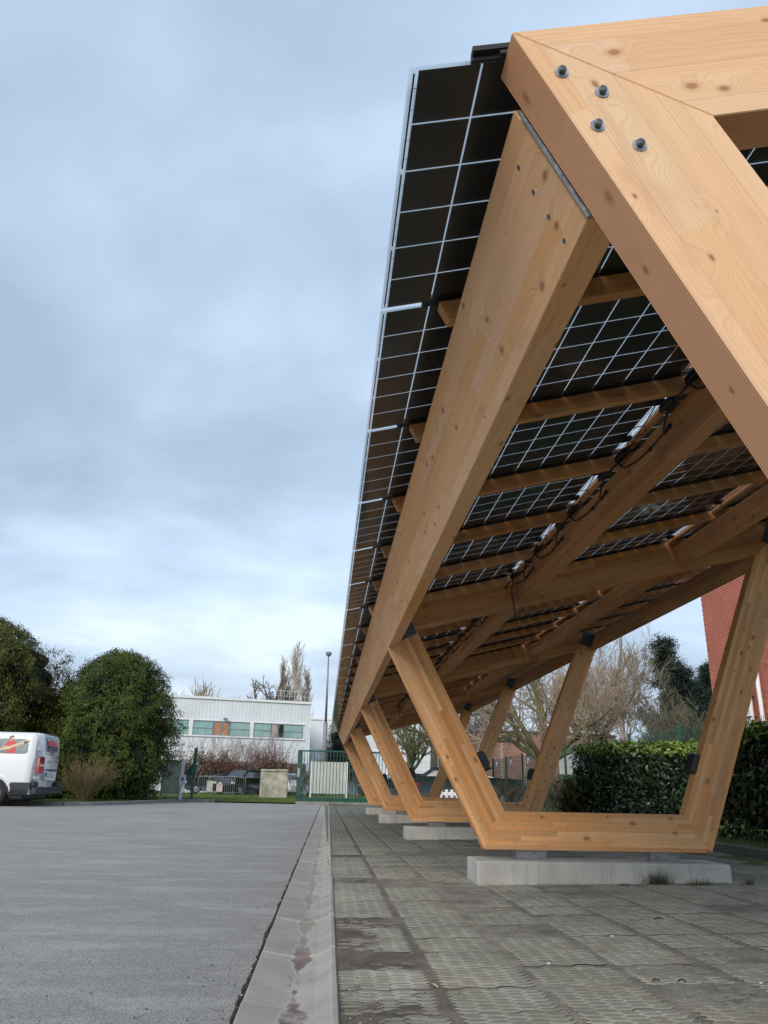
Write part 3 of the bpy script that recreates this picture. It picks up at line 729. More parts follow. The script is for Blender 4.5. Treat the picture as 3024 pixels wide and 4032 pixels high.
# ---- paving slabs with a raised hexagon pattern
pt = bpy.data.objects.new('paved_parking', None); pt.empty_display_size = .1; link(pt, None); S_(pt)
NC, NRW = 5, 7; SWX, SWY = .330, .3085
hx_w = SWX/(NC*.75+.25)/2; hx_h = SWY/(NRW+.5)/2
def hexslab(seed):
    rr = random.Random(seed); V = []; F = []; mi = []
    for c in range(NC):
        for r in range(NRW+ (0 if c % 2 else 0)):
            cx = hx_w+c*1.5*hx_w; cy = hx_h+r*2*hx_h+(hx_h if c % 2 else 0)
            dz = rr.uniform(-.0008, .0008); base = len(V)
            for s, z in ((1.03, -.0030), (1.0, -.0018), (.80, -.0014), (.70, dz)):
                for q in range(6):
                    ax = [1, .5, -.5, -1, -.5, .5][q]*hx_w; ay = [0, 1, 1, 0, -1, -1][q]*hx_h
                    ins = (1-s)*hx_h*1.0
                    V.append((cx+ax-(math.copysign(ins*1.15, ax) if abs(ax) > 0 else 0), cy+ay-(math.copysign(ins, ay) if ay else 0), z+rr.uniform(-.0002, .0002)))
            for l in range(3):
                for q in range(6): F.append((base+l*6+q, base+l*6+(q+1) % 6, base+(l+1)*6+(q+1) % 6, base+(l+1)*6+q)); mi.append(1 if l < 2 else 0)
            F.append(tuple(base+18+q for q in range(6))); mi.append(0)
    return V, F, mi
variants = [hexslab(s) for s in range(4)]
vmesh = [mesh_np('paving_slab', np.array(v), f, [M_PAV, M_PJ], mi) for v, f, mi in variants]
cells_ = []
for i in range(-1, 12):
    for j in range(96):
        x = .42+.0165+.36*(i-1)+.0; y = 1.46+.31*j
        x0 = .4365+.36*(i-0)-.36
        cells_.append((x0, y))
cells_ = [(x, y) for x, y in cells_ if x > .05 and x < 4.05 and y < 31.2]
# outside the picture's left and right edge nothing is seen near the camera
cells_ = [(x, y) for x, y in cells_ if x < .62*y+.9]
cells_.sort(key=lambda c: c[1])
allM = []
for k, (x, y) in enumerate(cells_):
    dz = rng.uniform(-.0025, .002); ax, ay = rng.uniform(-.008, .008), rng.uniform(-.008, .008); az = rng.uniform(-.006, .006)
    M = Matrix.Translation((x+rng.uniform(-.002, .002), y+rng.uniform(-.002, .002), pz(x)+dz)) @ Matrix.Rotation(az, 4, 'Z') @ Matrix.Rotation(-.022+ay, 4, 'Y') @ Matrix.Rotation(ax, 4, 'X')
    allM.append(M)
    if k < 298: obj('paving_slab', vmesh[k % 4], pt, M)
VV = []; FF = []; MI = []; nb_ = 0
v0 = [np.hstack([np.array(v), np.ones((len(v), 1))]) for v, f, mi in variants]
bm_f = []
for k in range(298, len(cells_)):
    A = v0[k % 4] @ np.array(allM[k]).T; VV.append(A[:, :3])
    bm_f.append(nb_); nb_ += len(A)
f4 = np.array([f for f in variants[0][1] if len(f) == 4]); f6 = np.array([f for f in variants[0][1] if len(f) == 6])
mi4 = np.array([m for f, m in zip(variants[0][1], variants[0][2]) if len(f) == 4])
offs = np.array(bm_f)
q4 = (f4[None]+offs[:, None, None]).reshape(-1, 4); q6 = f6[None]+offs[:, None, None]
q6 = q6.reshape(-1, 6); q6 = np.concatenate([q6[:, [0, 1, 2, 3]], q6[:, [0, 3, 4, 5]]])
Q = np.concatenate([q4, q6]); mi_ = np.concatenate([np.tile(mi4, len(offs)), np.zeros(len(q6), int)])
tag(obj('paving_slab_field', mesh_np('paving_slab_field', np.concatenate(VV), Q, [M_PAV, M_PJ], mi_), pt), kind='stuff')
def dirtz(X, Y):
    zz = pz(X)-.0034+.0016*(vnoise(X*14, Y*14)-.5)+.0022*(vnoise(X*45, Y*45)-.5)
    near = np.clip((.44-X)/.3, 0, 1)*np.clip((4.4-Y)/2.2, 0, 1)*.6
    zz = zz + near*(.009*vnoise(X*3.1+7, Y*1.3+3))
    zz = zz + .016*np.clip((vnoise(X*1.1+40, Y*.8+11)-.78)*3, 0, .3)
    return zz
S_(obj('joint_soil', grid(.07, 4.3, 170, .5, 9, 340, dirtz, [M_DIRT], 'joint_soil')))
S_(obj('bedding_soil', grid(.07, 4.3, 20, 9, 31.2, 60, lambda X, Y: pz(X)-.007, [M_DIRT], 'bedding_soil')))
# right kerb with the planting bed behind
def kerb_run(name, pts, w_, h_, label=None, z0=-.05, stone=.9, mat=M_KERB):
    t = bpy.data.objects.new(name, None); t.empty_display_size = .1; link(t, None, Matrix.Translation((*pts[0], 0))); S_(t)
    P_ = []; 
    for (a, c) in zip(pts[:-1], pts[1:]):
        a, c = Vector((*a, 0)), Vector((*c, 0)); n_ = max(1, round((c-a).length/stone))
        for i in range(n_): P_.append((a+(c-a)*(i/n_), a+(c-a)*((i+1)/n_)))
    for a, c in P_:
        d = (c-a).normalized(); M = frame_of(a, d, (-d.y, d.x, 0)); g = G()
        g.box((.004, -w_/2, z0), ((c-a).length-.004, w_/2, h_+rng.uniform(-.004, .004)), ch=.010); obj('kerb_stone', g.mesh('kerb_stone', [mat]), t, M)
    return t
M_KERBD = concrete('mossy_kerb', (.10, .10, .085), (.045, .048, .036), False)
kerb_run('kerb', [(4.20, 1.0), (4.20, 31.6)], .08, .195, mat=M_KERBD)
S_(obj('planting_bed', grid(4.22, 9, 50, -2, 40, 160, lambda X, Y: .145+.05*vnoise(X*2, Y*2)+.02*vnoise(X*11, Y*11), [M_GRASSG], 'planting_bed')))
S_(obj('moss_verge', grid(3.55, 4.17, 30, 6.3, 31, 240, lambda X, Y: pz(X)-.012+.030*vnoise(X*5, Y*4)*np.clip((X-3.5)/.4, 0, 1), [M_MOSS], 'moss_verge')))
# far kerb and left kerb
kerb_run('kerb', [(-1.1, 33.6), (.3, 33.3), (6.0, 33.1)], .14, .11)
kerb_run('kerb', [(-13, 24.35), (-9, 24.55), (-7.6, 24.75), (-6.95, 25.4), (-6.45, 27.2), (-6.1, 30), (-5.85, 33.2), (-4.4, 33.9)], .12, .11)
S_(obj('pavement_end', grid(.2, 6, 30, 31.2, 33.1, 20, lambda X, Y: .02+.02*vnoise(X*3, Y*3), [M_MOSS], 'pavement_end')))
# lawns
def poly_sheet(name, pts, z, mat, dens=40):
    xs = [p[0] for p in pts]; ys = [p[1] for p in pts]
    g = G(); g.add([(x, y, z) for x, y in pts], [tuple(range(len(pts)))]); return S_(obj(name, g.mesh(name, [mat])))
poly_sheet('lawn', [(-60, 24.4), (-13, 24.4), (-9, 24.6), (-7.6, 24.8), (-6.98, 25.45), (-6.5, 27.2), (-6.15, 30), (-5.9, 33.2), (-4.4, 33.95), (-4.4, 140), (-60, 140)], .055, M_GRASSG)
poly_sheet('lawn', [(-4.4, 33.7), (-1.1, 33.7), (.3, 33.4), (6, 33.2), (90, 33.2), (90, 140), (-4.4, 140)], .045, M_GRASSG)
def leafmat(name, c, c2, isl=.35, rough=.5, spec=.4):
    m, nb, p = newmat(name); g = nb.n('ShaderNodeNewGeometry'); ri = g.outputs['Random Per Island']; pos = g.outputs['Position']
    v = nb.noise(pos, 1.6, 4, .6)
    f = nb.m('ADD', nb.m('MULTIPLY', ri, .4), nb.m('MULTIPLY', nb.rng(v, .34, .66), .6))
    h = nb.n('ShaderNodeHueSaturation'); nb.put(h.inputs['Color'], nb.mix(f, c2, c)); nb.put(h.inputs['Value'], nb.rng(nb.wn(nb.comb(ri, 1., 2.)), 0, 1, 1-isl, 1+isl))
    P(p, nb, col=h.outputs[0], rough=rough, spec=spec)
    return m
M_BLADE = leafmat('grass_blade', (.13, .19, .035), (.075, .12, .025), .35, .7)
def blades(n, fn, h, w_, lean=.4):
    """n upright triangles; fn(n) gives x, y, z"""
    x, y, z = fn(n); a = nr.rand(n)*6.283; hh = h*(.5+nr.rand(n)); ww = w_*(.6+.8*nr.rand(n)); la = nr.rand(n)*6.283; ll = hh*lean*nr.rand(n)
    b0 = np.stack([x-np.cos(a)*ww/2, y-np.sin(a)*ww/2, z], -1); b1 = np.stack([x+np.cos(a)*ww/2, y+np.sin(a)*ww/2, z], -1)
    tp = np.stack([x+np.cos(la)*ll, y+np.sin(la)*ll, z+hh], -1)
    return np.stack([b0, b1, tp], 1).reshape(-1, 3), np.arange(3*n).reshape(-1, 3)
def lawnfn(n):
    y = 33.9+26*nr.rand(n)**1.6; x = -8.5+nr.rand(n)*13; z = np.full(n, .05); return x, y, z
V, F = blades(26000, lawnfn, .09, .012); tag(obj('lawn_grass', mesh_np('lawn_grass', V, F, [M_BLADE])), kind='stuff')
def bedfn(n):
    y = 5+nr.rand(n)*7; x = 4.26+nr.rand(n)*2.6; return x, y, np.full(n, .17)
V, F = blades(9000, bedfn, .05, .007); tag(obj('verge_grass', mesh_np('verge_grass', V, F, [M_BLADE])), kind='stuff')
def leftfn(n):
    t = nr.rand(n); x = -9.6+t*3.2; y = 24.9+t*t*6+nr.rand(n)*3.0; return x, y, np.full(n, .055)
V, F = blades(9000, leftfn, .06, .012); tag(obj('kerbside_grass', mesh_np('kerbside_grass', V, F, [M_BLADE])), kind='stuff')
# grass tufts at the nearest block
M_TUFT = leafmat('tuft_blade', (.06, .085, .02), (.035, .05, .015), .3, .7)
for (x, y, r, n_, hh, lb) in ((2.40, 5.87, .09, 170, .085, 'dark grass tuft against the front of the nearest concrete block'), (2.66, 5.80, .09, 120, .045, 'low brownish grass tuft right of the dark one at the block'), (3.02, 5.78, .05, 70, .045, 'small grass tuft past the right end of the nearest block'), (2.12, 5.80, .05, 60, .02, 'tiny moss tuft left of the dark grass tuft at the block')):
    V, F = blades(n_, lambda n: (x+nr.randn(n)*r*.5, y+nr.randn(n)*r*.22, np.full(n, pz(x)-.005)), hh, .004, .8)
    tag(obj('grass_tuft', mesh_np('grass_tuft', V, F, [M_TUFT])), lb, 'grass tuft', 'grass tufts on the paving', None)
# litter: a pale twig, dead leaves, white chips
M_LEAFD = basic('dead_leaf', (.16, .09, .05), .8, 0, .3, 60); M_LEAFP = basic('pale_husk', (.55, .42, .30), .7, 0, .2, 60); M_CHIP = basic('white_chip', (.75, .75, .72), .6)
def leaf_litter(x, y, L, wd, a, m, lb, curl=.006):
    V = []; F = []; n_ = 7
    for i in range(n_):
        t = i/(n_-1); ww = wd*math.sin(math.pi*(.08+.84*t)); zz = curl*math.sin(math.pi*t)
        for s, dz in ((-1, .003), (0, 0), (1, .003)):
            V.append((L*(t-.5), s*ww/2, zz+dz+.001))
    for i in range(n_-1):
        for s in (0, 1): k = i*3+s; F.append((k, k+3, k+4, k+1))
    V += [(v[0], v[1], v[2]-.0012) for v in V]; N_ = n_*3; F += [tuple(N_+i for i in f[::-1]) for f in F]
    o = obj('dead_leaf', mesh_np('dead_leaf', V, F, [m]), None, Matrix.Translation((x, y, pz(x)+.001)) @ Matrix.Rotation(a, 4, 'Z')); tag(o, lb, 'leaf', 'litter on the paving')
d_ = at(1010/1659*600/1.823+1350/1.823, 0, 1) if False else None
leaf_litter(.405, 3.02, .045, .012, -.9, M_LEAFP, 'pale curled husk lying in the soil joint between paving slabs')
leaf_litter(1.20, 3.04, .030, .016, .1, M_LEAFD, 'brown dead leaf, left one of two on the near paving')
leaf_litter(1.285, 3.02, .030, .010, -.05, M_RUB, 'dark twig scrap, right one of two on the near paving')
leaf_litter(1.76, 4.35, .05, .012, .0, M_RUB, 'dark bark scrap on the paving right of the near frame')
WCH = ['middle one of the left group', 'leftmost of all', 'nearest the right group of leaves', 'just beyond the two dead leaves', 'farthest to the right', 'farthest from the camera']
for (x, y) in ((1.02, 3.55), (.90, 3.35), (1.72, 3.1), (1.55, 2.98), (2.15, 3.8), (1.35, 3.9)):
    g = G(); g.box((-.006, -.004, 0), (.007, .004, .005), ch=.001); o = g.build('stone_chip', [M_CHIP], None, Matrix.Translation((x, y, pz(x)+.0005)) @ Matrix.Rotation(x*7, 4, 'Z')); tag(o, 'tiny white stone chip on the grey paving, ' + WCH.pop(0), 'stone chip', 'white chips on the paving')

# loose grit: small stones on road, gutter and paving
def grit(name, n, fx, mats, smin, smax):
    V = []; F = []; mi = []
    base = np.array([(-1, -1, 0), (1, -1, 0), (1, 1, 0), (-1, 1, 0), (-.6, -.5, 1), (.6, -.6, 1), (.5, .6, 1), (-.6, .6, 1)], float)
    for q in range(n):
        x, y, z = fx(); s = rng.uniform(smin, smax); a = rng.uniform(0, 6.28); k = len(V)
        for bx, by, bz in base: V.append((x+s*(bx*math.cos(a)-by*math.sin(a))*.6*rng.uniform(.8, 1.2), y+s*(bx*math.sin(a)+by*math.cos(a))*.5, z+bz*s*.45))
        F += [(k+4, k+5, k+6, k+7)]+[(k+i, k+(i+1) % 4, k+4+(i+1) % 4, k+4+i) for i in range(4)]; mi += [q % len(mats)]*5
    tag(obj(name, mesh_np(name, V, F, mats, mi)), kind='stuff')
M_GR1 = basic('grit_dark', (.05, .047, .045), .9); M_GR2 = basic('grit_pale', (.42, .40, .36), .9); M_GR3 = basic('grit_brown', (.12, .075, .05), .9)
def f_road():
    y = 2.3+rng.random()**1.8*9; return (rng.uniform(-.6*y, -.26), y, .0)
def f_edge():
    y = 2.3+rng.random()**1.5*10; return (-.225+gx(y)-rng.random()**2*.10, y, -.004)
def f_gut():
    y = 2.3+rng.random()**1.5*9; x = rng.gauss(-.06, .06); x = max(-.2, min(.05, x)); return (x+gx(y), y, -.016 if -.11 < x < -.03 else -.006)
def f_pav():
    y = 2.3+rng.random()**1.4*8; x = rng.uniform(.1, .62*y+.2) if rng.random() < .6 else .10+abs(rng.gauss(0, .08)); return (min(x, 4.1), y, pz(min(x, 4.1))-.001)
grit('road_grit', 420, f_road, [M_GR1, M_GR2, M_GR1], .002, .006); grit('edge_grit', 520, f_edge, [M_GR1, M_GR2, M_GR3], .002, .007)
grit('gutter_grit', 160, f_gut, [M_GR1, M_GR3], .0015, .0045); grit('paving_grit', 620, f_pav, [M_GR1, M_GR3, M_GR2], .0018, .006)
# ------------------------------------------------------------------ plants
M_LAUR = leafmat('laurel_leaf', (.036, .068, .012), (.007, .017, .005), .55, .27)
M_LAURD = basic('laurel_shade_core', (.008, .012, .006), .9, 0, .3, 8)  # near-black for the added solid core, standing in for shade among the leaves
M_LEAFTOP = leafmat('laurel_young_leaf', (.20, .28, .03), (.085, .15, .02), .35, .3)
def leafquads(pos, nrm, L, W_, jit=.7, droop=0.):
    """leaf = two quads folded along the midrib; pos, nrm (n,3)"""
    n = len(pos); r = nr.randn(n, 3); nn = nrm+jit*r*.5; nn /= np.linalg.norm(nn, axis=1)[:, None]
    u = np.cross(nn, nr.randn(n, 3)); u[:, 2] -= droop; u -= nn*(u*nn).sum(1)[:, None]; u /= np.linalg.norm(u, axis=1)[:, None]+1e-9
    v = np.cross(nn, u); l = (L*(.65+.7*nr.rand(n)))[:, None]; ww = l*W_
    a = pos; m1 = pos+u*l*.5; e = pos+u*l
    V = np.stack([a, m1-v*ww/2+nn*l*.05, e-nn*l*.1, m1+v*ww/2+nn*l*.05], 1)
    return V.reshape(-1, 3), np.arange(4*n).reshape(-1, 4)
def hedge(name, x0, x1, y0, y1, z0, z1, label, n, L, seed_round=.12, parts=120):
    t = thing(name, label, 'hedge', ((x0+x1)/2, (y0+y1)/2, z0), 'clipped laurel hedges')
    g = G(); g.box((x0+.14, y0+.14, z0+.15), (x1-.14, y1-.14, z1-.16), ch=.12); g.build('shade_core', [M_LAURD], t)
    g = G()
    for q in range(10):
        bx, by = rng.uniform(x0+.15, x1-.15), rng.uniform(y0+.1, y1-.1); g.tube([(bx, by, z0-.05), (bx+rng.uniform(-.1, .1), by, z0+.5)], .018, 6)
    tag(g.build('stems', [M_SOIL], t), kind='stuff')
    ax = (y1-y0)*(z1-z0); ay = (x1-x0)*(z1-z0); az = (x1-x0)*(y1-y0); tot = 2*ax+2*ay+az
    P_ = []; N_ = []
    for area, f in ((ax, 0), (ax, 1), (ay, 2), (ay, 3), (az, 4)):
        k = int(n*area/tot); a, c = nr.rand(k), nr.rand(k); dpt = -.03+.17*nr.rand(k)**1.3
        if f == 0: p = np.stack([x0+dpt, y0+(y1-y0)*a, z0+(z1-z0)*c], -1); nn = (-1, 0, .35)
        if f == 1: p = np.stack([x1-dpt, y0+(y1-y0)*a, z0+(z1-z0)*c], -1); nn = (1, 0, .35)
        if f == 2: p = np.stack([x0+(x1-x0)*a, y0+dpt, z0+(z1-z0)*c], -1); nn = (0, -1, .35)
        if f == 3: p = np.stack([x0+(x1-x0)*a, y1-dpt, z0+(z1-z0)*c], -1); nn = (0, 1, .35)
        if f == 4: p = np.stack([x0+(x1-x0)*a, y0+(y1-y0)*c, z1-dpt], -1); nn = (0, 0, 1)
        bul = .10*(vnoise(p[:, 0]*3+p[:, 1]*2, p[:, 2]*3)-.5)[:, None]; P_.append(p+np.array(nn)*bul); N_.append(np.tile(nn, (k, 1)))
    P_ = np.concatenate(P_); N_ = np.concatenate(N_)
    low_ = (P_[:, 2] < z0+.25) & (nr.rand(len(P_)) < .55); P_ = P_[~low_]; N_ = N_[~low_]
    top = P_[:, 2] > z1-.13-.1*nr.rand(len(P_))
    V, F = leafquads(P_[~top], N_[~top], L, .42); tag(obj('foliage', mesh_np('foliage', V, F, [M_LAUR]), t), kind='stuff')
    V, F = leafquads(P_[top], N_[top], L, .42); tag(obj('young_foliage', mesh_np('young_foliage', V, F, [M_LEAFTOP]), t), kind='stuff')
    lv, lf = leafquads(np.zeros((1, 3)), np.array([[0, -.3, 1.]]), L*1.15, .42, 0)
    lm = mesh_np('leaf', lv, lf, [M_LAUR])
    for q in range(parts):
        f = rng.random(); y = y0-.03 if f < .5 else rng.uniform(y0, y1); x = rng.uniform(x0, min(x1, x0+1.4)) if f < .5 else x0-.03
        z = rng.uniform(z0+.3, z1-.05)
        M = Matrix.Translation((x, y, z)) @ Matrix.Rotation(rng.uniform(0, 6.28), 4, 'Z') @ Matrix.Rotation(rng.uniform(-.9, .9), 4, 'X') @ Matrix.Rotation(rng.uniform(-.9, .9), 4, 'Y')
        obj('leaf', lm, t, M)
    return t
hedge('hedge', 5.02, 7.0, 13.9, 16.0, .15, 1.53, 'clipped laurel hedge behind the right leg, yellow green young leaves along its top', 17000, .085, parts=130)
hedge('hedge', 4.95, 6.7, 5.2, 10.0, .15, 1.47, 'nearer dark laurel hedge at the right edge of the picture, above the kerb', 30000, .095, parts=130)

def bigbush(name, label, cat, cx, cy, z0, H, rad, prof, n, L, mat, core, droop=1.2, W_=.42, grp=None, lump=.30, seed=0, cut=None):
    """evergreen crown: rad*prof(t) is the radius at height t*H"""
    t = thing(name, label, cat, (cx, cy, z0), grp)
    g = G(); g.tube([(cx, cy, z0-.1), (cx+.05, cy, z0+H*.45), (cx, cy, z0+H*.75)], [.12, .09, .04], 8); g.build('trunk', [M_SOIL], t)
    nt_, na = 34, 52; V = []
    def rr(tt, aa): 
        lum = .8*vnoise(aa*2.6+seed*7+tt*1.5, tt*5+seed)+.8*vnoise(aa*6.1+seed*3, tt*11+2)+.45*vnoise(aa*14, tt*27+seed)
        return rad*(prof(tt)*(1+lump*(lum-1.)*1.7))
    tt, aa = np.meshgrid(np.linspace(0, 1, nt_), np.linspace(0, 2*np.pi, na, endpoint=False), indexing='ij')
    r = rr(tt, aa)*.82-.06; r = np.maximum(r, 0.01)
    Vc = np.stack([cx+r*np.cos(aa), cy+r*np.sin(aa), z0+.02+tt*(H-.2)], -1).reshape(-1, 3)
    i = np.arange(nt_*na).reshape(nt_, na); j = np.roll(i, -1, 1)
    F = np.stack([i[:-1], j[:-1], j[1:], i[1:]], -1).reshape(-1, 4)
    obj('shade_core', mesh_np('shade_core', Vc, F, [core], None, True), t)
    # clumps then leaves in them
    nc = n//14; tc_ = nr.rand(nc)**.8; ac = nr.rand(nc)*2*np.pi; rc = rr(tc_, ac)
    cpos = np.stack([cx+rc*np.cos(ac), cy+rc*np.sin(ac), z0+tc_*H], -1)
    nrm = np.stack([np.cos(ac), np.sin(ac), .25+1.2*(tc_-.4)], -1)
    cpos = cpos-nrm*(.26*nr.rand(nc)**1.2-.08)[:, None]
    pp = np.repeat(cpos, 14, 0)+nr.randn(nc*14, 3)*L*np.array([.95, .95, .75]); nn = np.repeat(nrm, 14, 0)
    V, F = leafquads(pp, nn, L*1.15, W_*.8, .9, droop*1.4)
    tag(obj('foliage', mesh_np('foliage', V, F, [mat]), t), kind='stuff'); return t
M_EVG = leafmat('evergreen_leaf', (.095, .125, .022), (.022, .042, .010), .5, .6, .18)
M_EVY = leafmat('evergreen_leaf_warm', (.145, .14, .026), (.036, .052, .012), .5, .6, .18)
M_CORE = basic('crown_shade_core', (.007, .011, .005), .95, 0, .3, 5)  # near-black core colour, the shade inside the crown painted on a solid
def pdome(t): return np.clip(np.sin(np.pi*np.clip(t*.80+.20, 0, 1))**.55, .02, 1)*np.clip(.80+.5*t, 0, 1)
def pdome2(t): return np.sqrt(np.clip(1-(np.clip(t-.34, 0, 1)/.66)**1.75, 0.0004, 1))*np.clip(.72+.72*t, 0, 1)
c = at(240, 1408, 30.5)
bigbush('evergreen_shrub', 'tall rounded dark evergreen between the van and the white building', 'evergreen', -7.95, 30.6, .05, 5.35, 2.25, pdome2, 62000, .085, M_EVG, M_CORE, grp='big evergreens on the left', seed=2)
bigbush('evergreen_shrub', 'taller yellowish evergreen at the left edge, rising above the white van', 'evergreen', -13.1, 30.0, .05, 6.4, 3.3, pdome2, 80000, .095, M_EVY, M_CORE, grp='big evergreens on the left', seed=5)
bigbush('evergreen_shrub', 'lower dark evergreen growth in the dip between the two big evergreens', 'evergreen', -10.4, 31.4, .05, 3.7, 1.5, pdome2, 22000, .085, M_EVG, M_CORE, grp='big evergreens on the left', seed=8)

# ---- branching trees
def grow(base, dirv, L, r, depth, spec, rs, out, twigs):
    """spec: children, length ratio, spread (rad), up-pull, wiggle"""
    nseg = 4 if depth > 1 else 3; p = np.array(base, float); d = np.array(dirv, float); d /= np.linalg.norm(d)
    pts = [p.copy()]; rads = [r]
    for i in range(nseg):
        d = d+rs.randn(3)*spec['wig']; d[2] += spec['up']; d /= np.linalg.norm(d); p = p+d*L/nseg; pts.append(p.copy()); rads.append(r*(1-(1-spec['taper'])*(i+1)/nseg))
    out.append((pts, rads, depth))
    if depth == 0: return
    nc = spec['kids'][min(len(spec['kids'])-1, spec['levels']-depth)]
    for k in range(nc):
        f = rs.uniform(spec.get('from', .35), 1.0) if k else 1.0
        i = min(nseg-1, int(f*nseg)); q = pts[i]+(pts[i+1]-pts[i])*(f*nseg-i)
        ax = np.cross(d, rs.randn(3)); ax /= np.linalg.norm(ax); s = rs.uniform(.5, 1.15)*spec['spread']*(0.45 if k == 0 else 1)
        dd = (pts[i+1]-pts[i]); dd /= np.linalg.norm(dd); nd = dd*math.cos(s)+np.cross(ax, dd)*math.sin(s)
        grow(q, nd, L*spec['ratio']*rs.uniform(.7, 1.2), r*spec['rr']*(1.0 if k == 0 else rs.uniform(.6, .95)), depth-1, spec, rs, out, twigs)
def segs_mesh(name, br, mat, sides=4, rmin=0.):
    P0 = []; P1 = []; R0 = []; R1 = []
    for pts, rads, dp in br:
        for i in range(len(pts)-1): P0.append(pts[i]); P1.append(pts[i+1]); R0.append(rads[i]); R1.append(rads[i+1])
    P0, P1 = np.array(P0), np.array(P1); R0, R1 = np.maximum(np.array(R0), rmin), np.maximum(np.array(R1), rmin*.8)
    d = P1-P0; d /= np.linalg.norm(d, axis=1)[:, None]+1e-9; h = np.where(np.abs(d[:, 2:3]) > .9, np.array([[1., 0, 0]]), np.array([[0, 0, 1.]]))
    u = np.cross(d, h); u /= np.linalg.norm(u, axis=1)[:, None]; v = np.cross(d, u); n = len(P0); V = np.zeros((n, 2*sides, 3))
    for k in range(sides):
        a = 2*np.pi*k/sides; o = u*np.cos(a)+v*np.sin(a); V[:, k] = P0+o*R0[:, None]; V[:, sides+k] = P1+o*R1[:, None]
    b_ = np.arange(n)[:, None]*2*sides; F = np.concatenate([b_+np.array([[k, (k+1) % sides, sides+(k+1) % sides, sides+k]]) for k in range(sides)])
    return mesh_np(name, V.reshape(-1, 3), F, [mat], None, True)
def tree(label, cat, base, H, spec, seed, mat, rtrunk, grp=None, trunkh=.3, lean=(0, 0), nlimb=5, rmin=.004, name='bare_tree', limb_tilt=.6, leaves=None):
    rs = np.random.RandomState(seed); t = thing(name, label, cat, base, grp)
    b0 = np.array(base, float); th = H*trunkh
    tp = b0+np.array([lean[0]*th, lean[1]*th, th])
    g = G(); g.tube([b0-[0, 0, .1], b0*.6+tp*.4+rs.randn(3)*.02*H*.1, tp], [rtrunk*1.25, rtrunk, rtrunk*.85], 10); g.build('trunk', [mat], t, smooth=True)
    out = []
    for k in range(nlimb):
        a = 2*math.pi*k/nlimb+rs.uniform(-.4, .4); s = limb_tilt*rs.uniform(.45, 1.25) if k else limb_tilt*.15
        st = tp-np.array([0, 0, th*rs.uniform(0, .28)])*(1 if k else 0)
        grow(st, [math.cos(a)*math.sin(s)+lean[0], math.sin(a)*math.sin(s)+lean[1], math.cos(s)], (H-th)*spec['l0']*rs.uniform(.8, 1.1), rtrunk*.62, spec['levels'], spec, rs, out, [])
    big = [b_ for b_ in out if b_[2] >= spec['levels']-1]; sm = [b_ for b_ in out if b_[2] < spec['levels']-1]
    obj('limbs', segs_mesh('limbs', big, mat, 6), t); tag(obj('twigs', segs_mesh('twigs', sm, mat if not spec.get('tmat') else spec['tmat'], 3, rmin), t), kind='stuff')
    if leaves:
        ends = np.array([b_[0][-1] for b_ in sm if b_[2] == 0]); ends = ends[rs.rand(len(ends)) < leaves[1]]
        V, F = leafquads(ends+rs.randn(*ends.shape)*.05, rs.randn(*ends.shape), leaves[2], .6, .5, .5); tag(obj('leaves', mesh_np('leaves', V, F, [leaves[0]]), t), kind='stuff')
    return t
M_BARKG = basic('mossy_bark', (.17, .165, .075), .9, 0, .35, 6, .5, 40, (.085, .08, .045))
M_BARK = basic('grey_bark', (.125, .11, .085), .9, 0, .35, 6, .5, 40, (.06, .052, .04))
M_TWIG = basic('pale_twig', (.40, .33, .25), .9, 0, .3, 2, col2=(.28, .22, .165))
M_BIRCH = basic('birch_twig', (.40, .35, .35), .9, 0, .3, 2, col2=(.28, .24, .24))
M_YTWIG = basic('tan_twig', (.22, .17, .085), .9, 0, .35, 3, col2=(.12, .09, .045))
M_GTWIG = basic('green_grey_twig', (.175, .175, .12), .9, 0, .3, 2, col2=(.10, .10, .075))
M_BRLEAF = leafmat('brown_leaf', (.22, .10, .062), (.12, .055, .038), .4, .7)
def gb(px, py, Y, z=.05):
    d = at(px, py, Y); return (d.x, Y, z)
bs = dict(kids=[4, 4, 4, 3], ratio=.66, spread=.62, up=.035, wig=.10, taper=.55, rr=.56, levels=4, l0=.42)
# big tree behind the second frame
b_ = gb(1178, 1700, 27.); tree('big bare spreading tree with greenish limbs behind the right leg of the second frame', 'tree', (b_[0], 27, .05), 6.9, dict(bs, levels=5, kids=[4, 4, 4, 4, 3], l0=.40, spread=.72, ratio=.64, tmat=M_TWIG), 5, M_BARKG, .19, trunkh=.27, nlimb=8, rmin=.0075, limb_tilt=1.0)
b_ = gb(1290, 1700, 31.); tree('bare tree with reddish brown hanging seed heads, right of the greenish tree', 'tree', (b_[0], 31, .05), 7.2, dict(bs, levels=5, kids=[4, 4, 4, 4, 3], l0=.40, spread=.62, ratio=.66, tmat=M_TWIG), 15, M_BARK, .16, trunkh=.25, nlimb=7, rmin=.0065, limb_tilt=.8, leaves=(M_BRLEAF, .10, .07))
b_ = gb(1355, 1700, 44.); tree('tall pale birch with fine drooping twigs behind the pine', 'tree', (b_[0], 44, .05), 9.3, dict(bs, levels=5, kids=[5, 4, 4, 3, 3], l0=.52, spread=.5, ratio=.56, up=.0, tmat=M_BIRCH), 25, M_BIRCH, .11, trunkh=.3, nlimb=9, rmin=.0085, limb_tilt=.42, name='birch_tree')
b_ = gb(1462, 1700, 24.); tree('dense rounded bare bush tree with grey green twigs in front of the pine', 'tree', (b_[0]+.2, 24, .05), 4.5, dict(bs, levels=5, kids=[4, 4, 4, 4, 2], l0=.34, spread=.6, ratio=.68, up=.06, wig=.14, tmat=M_GTWIG), 35, M_GTWIG, .10, trunkh=.16, nlimb=12, rmin=.0075, limb_tilt=1.1)
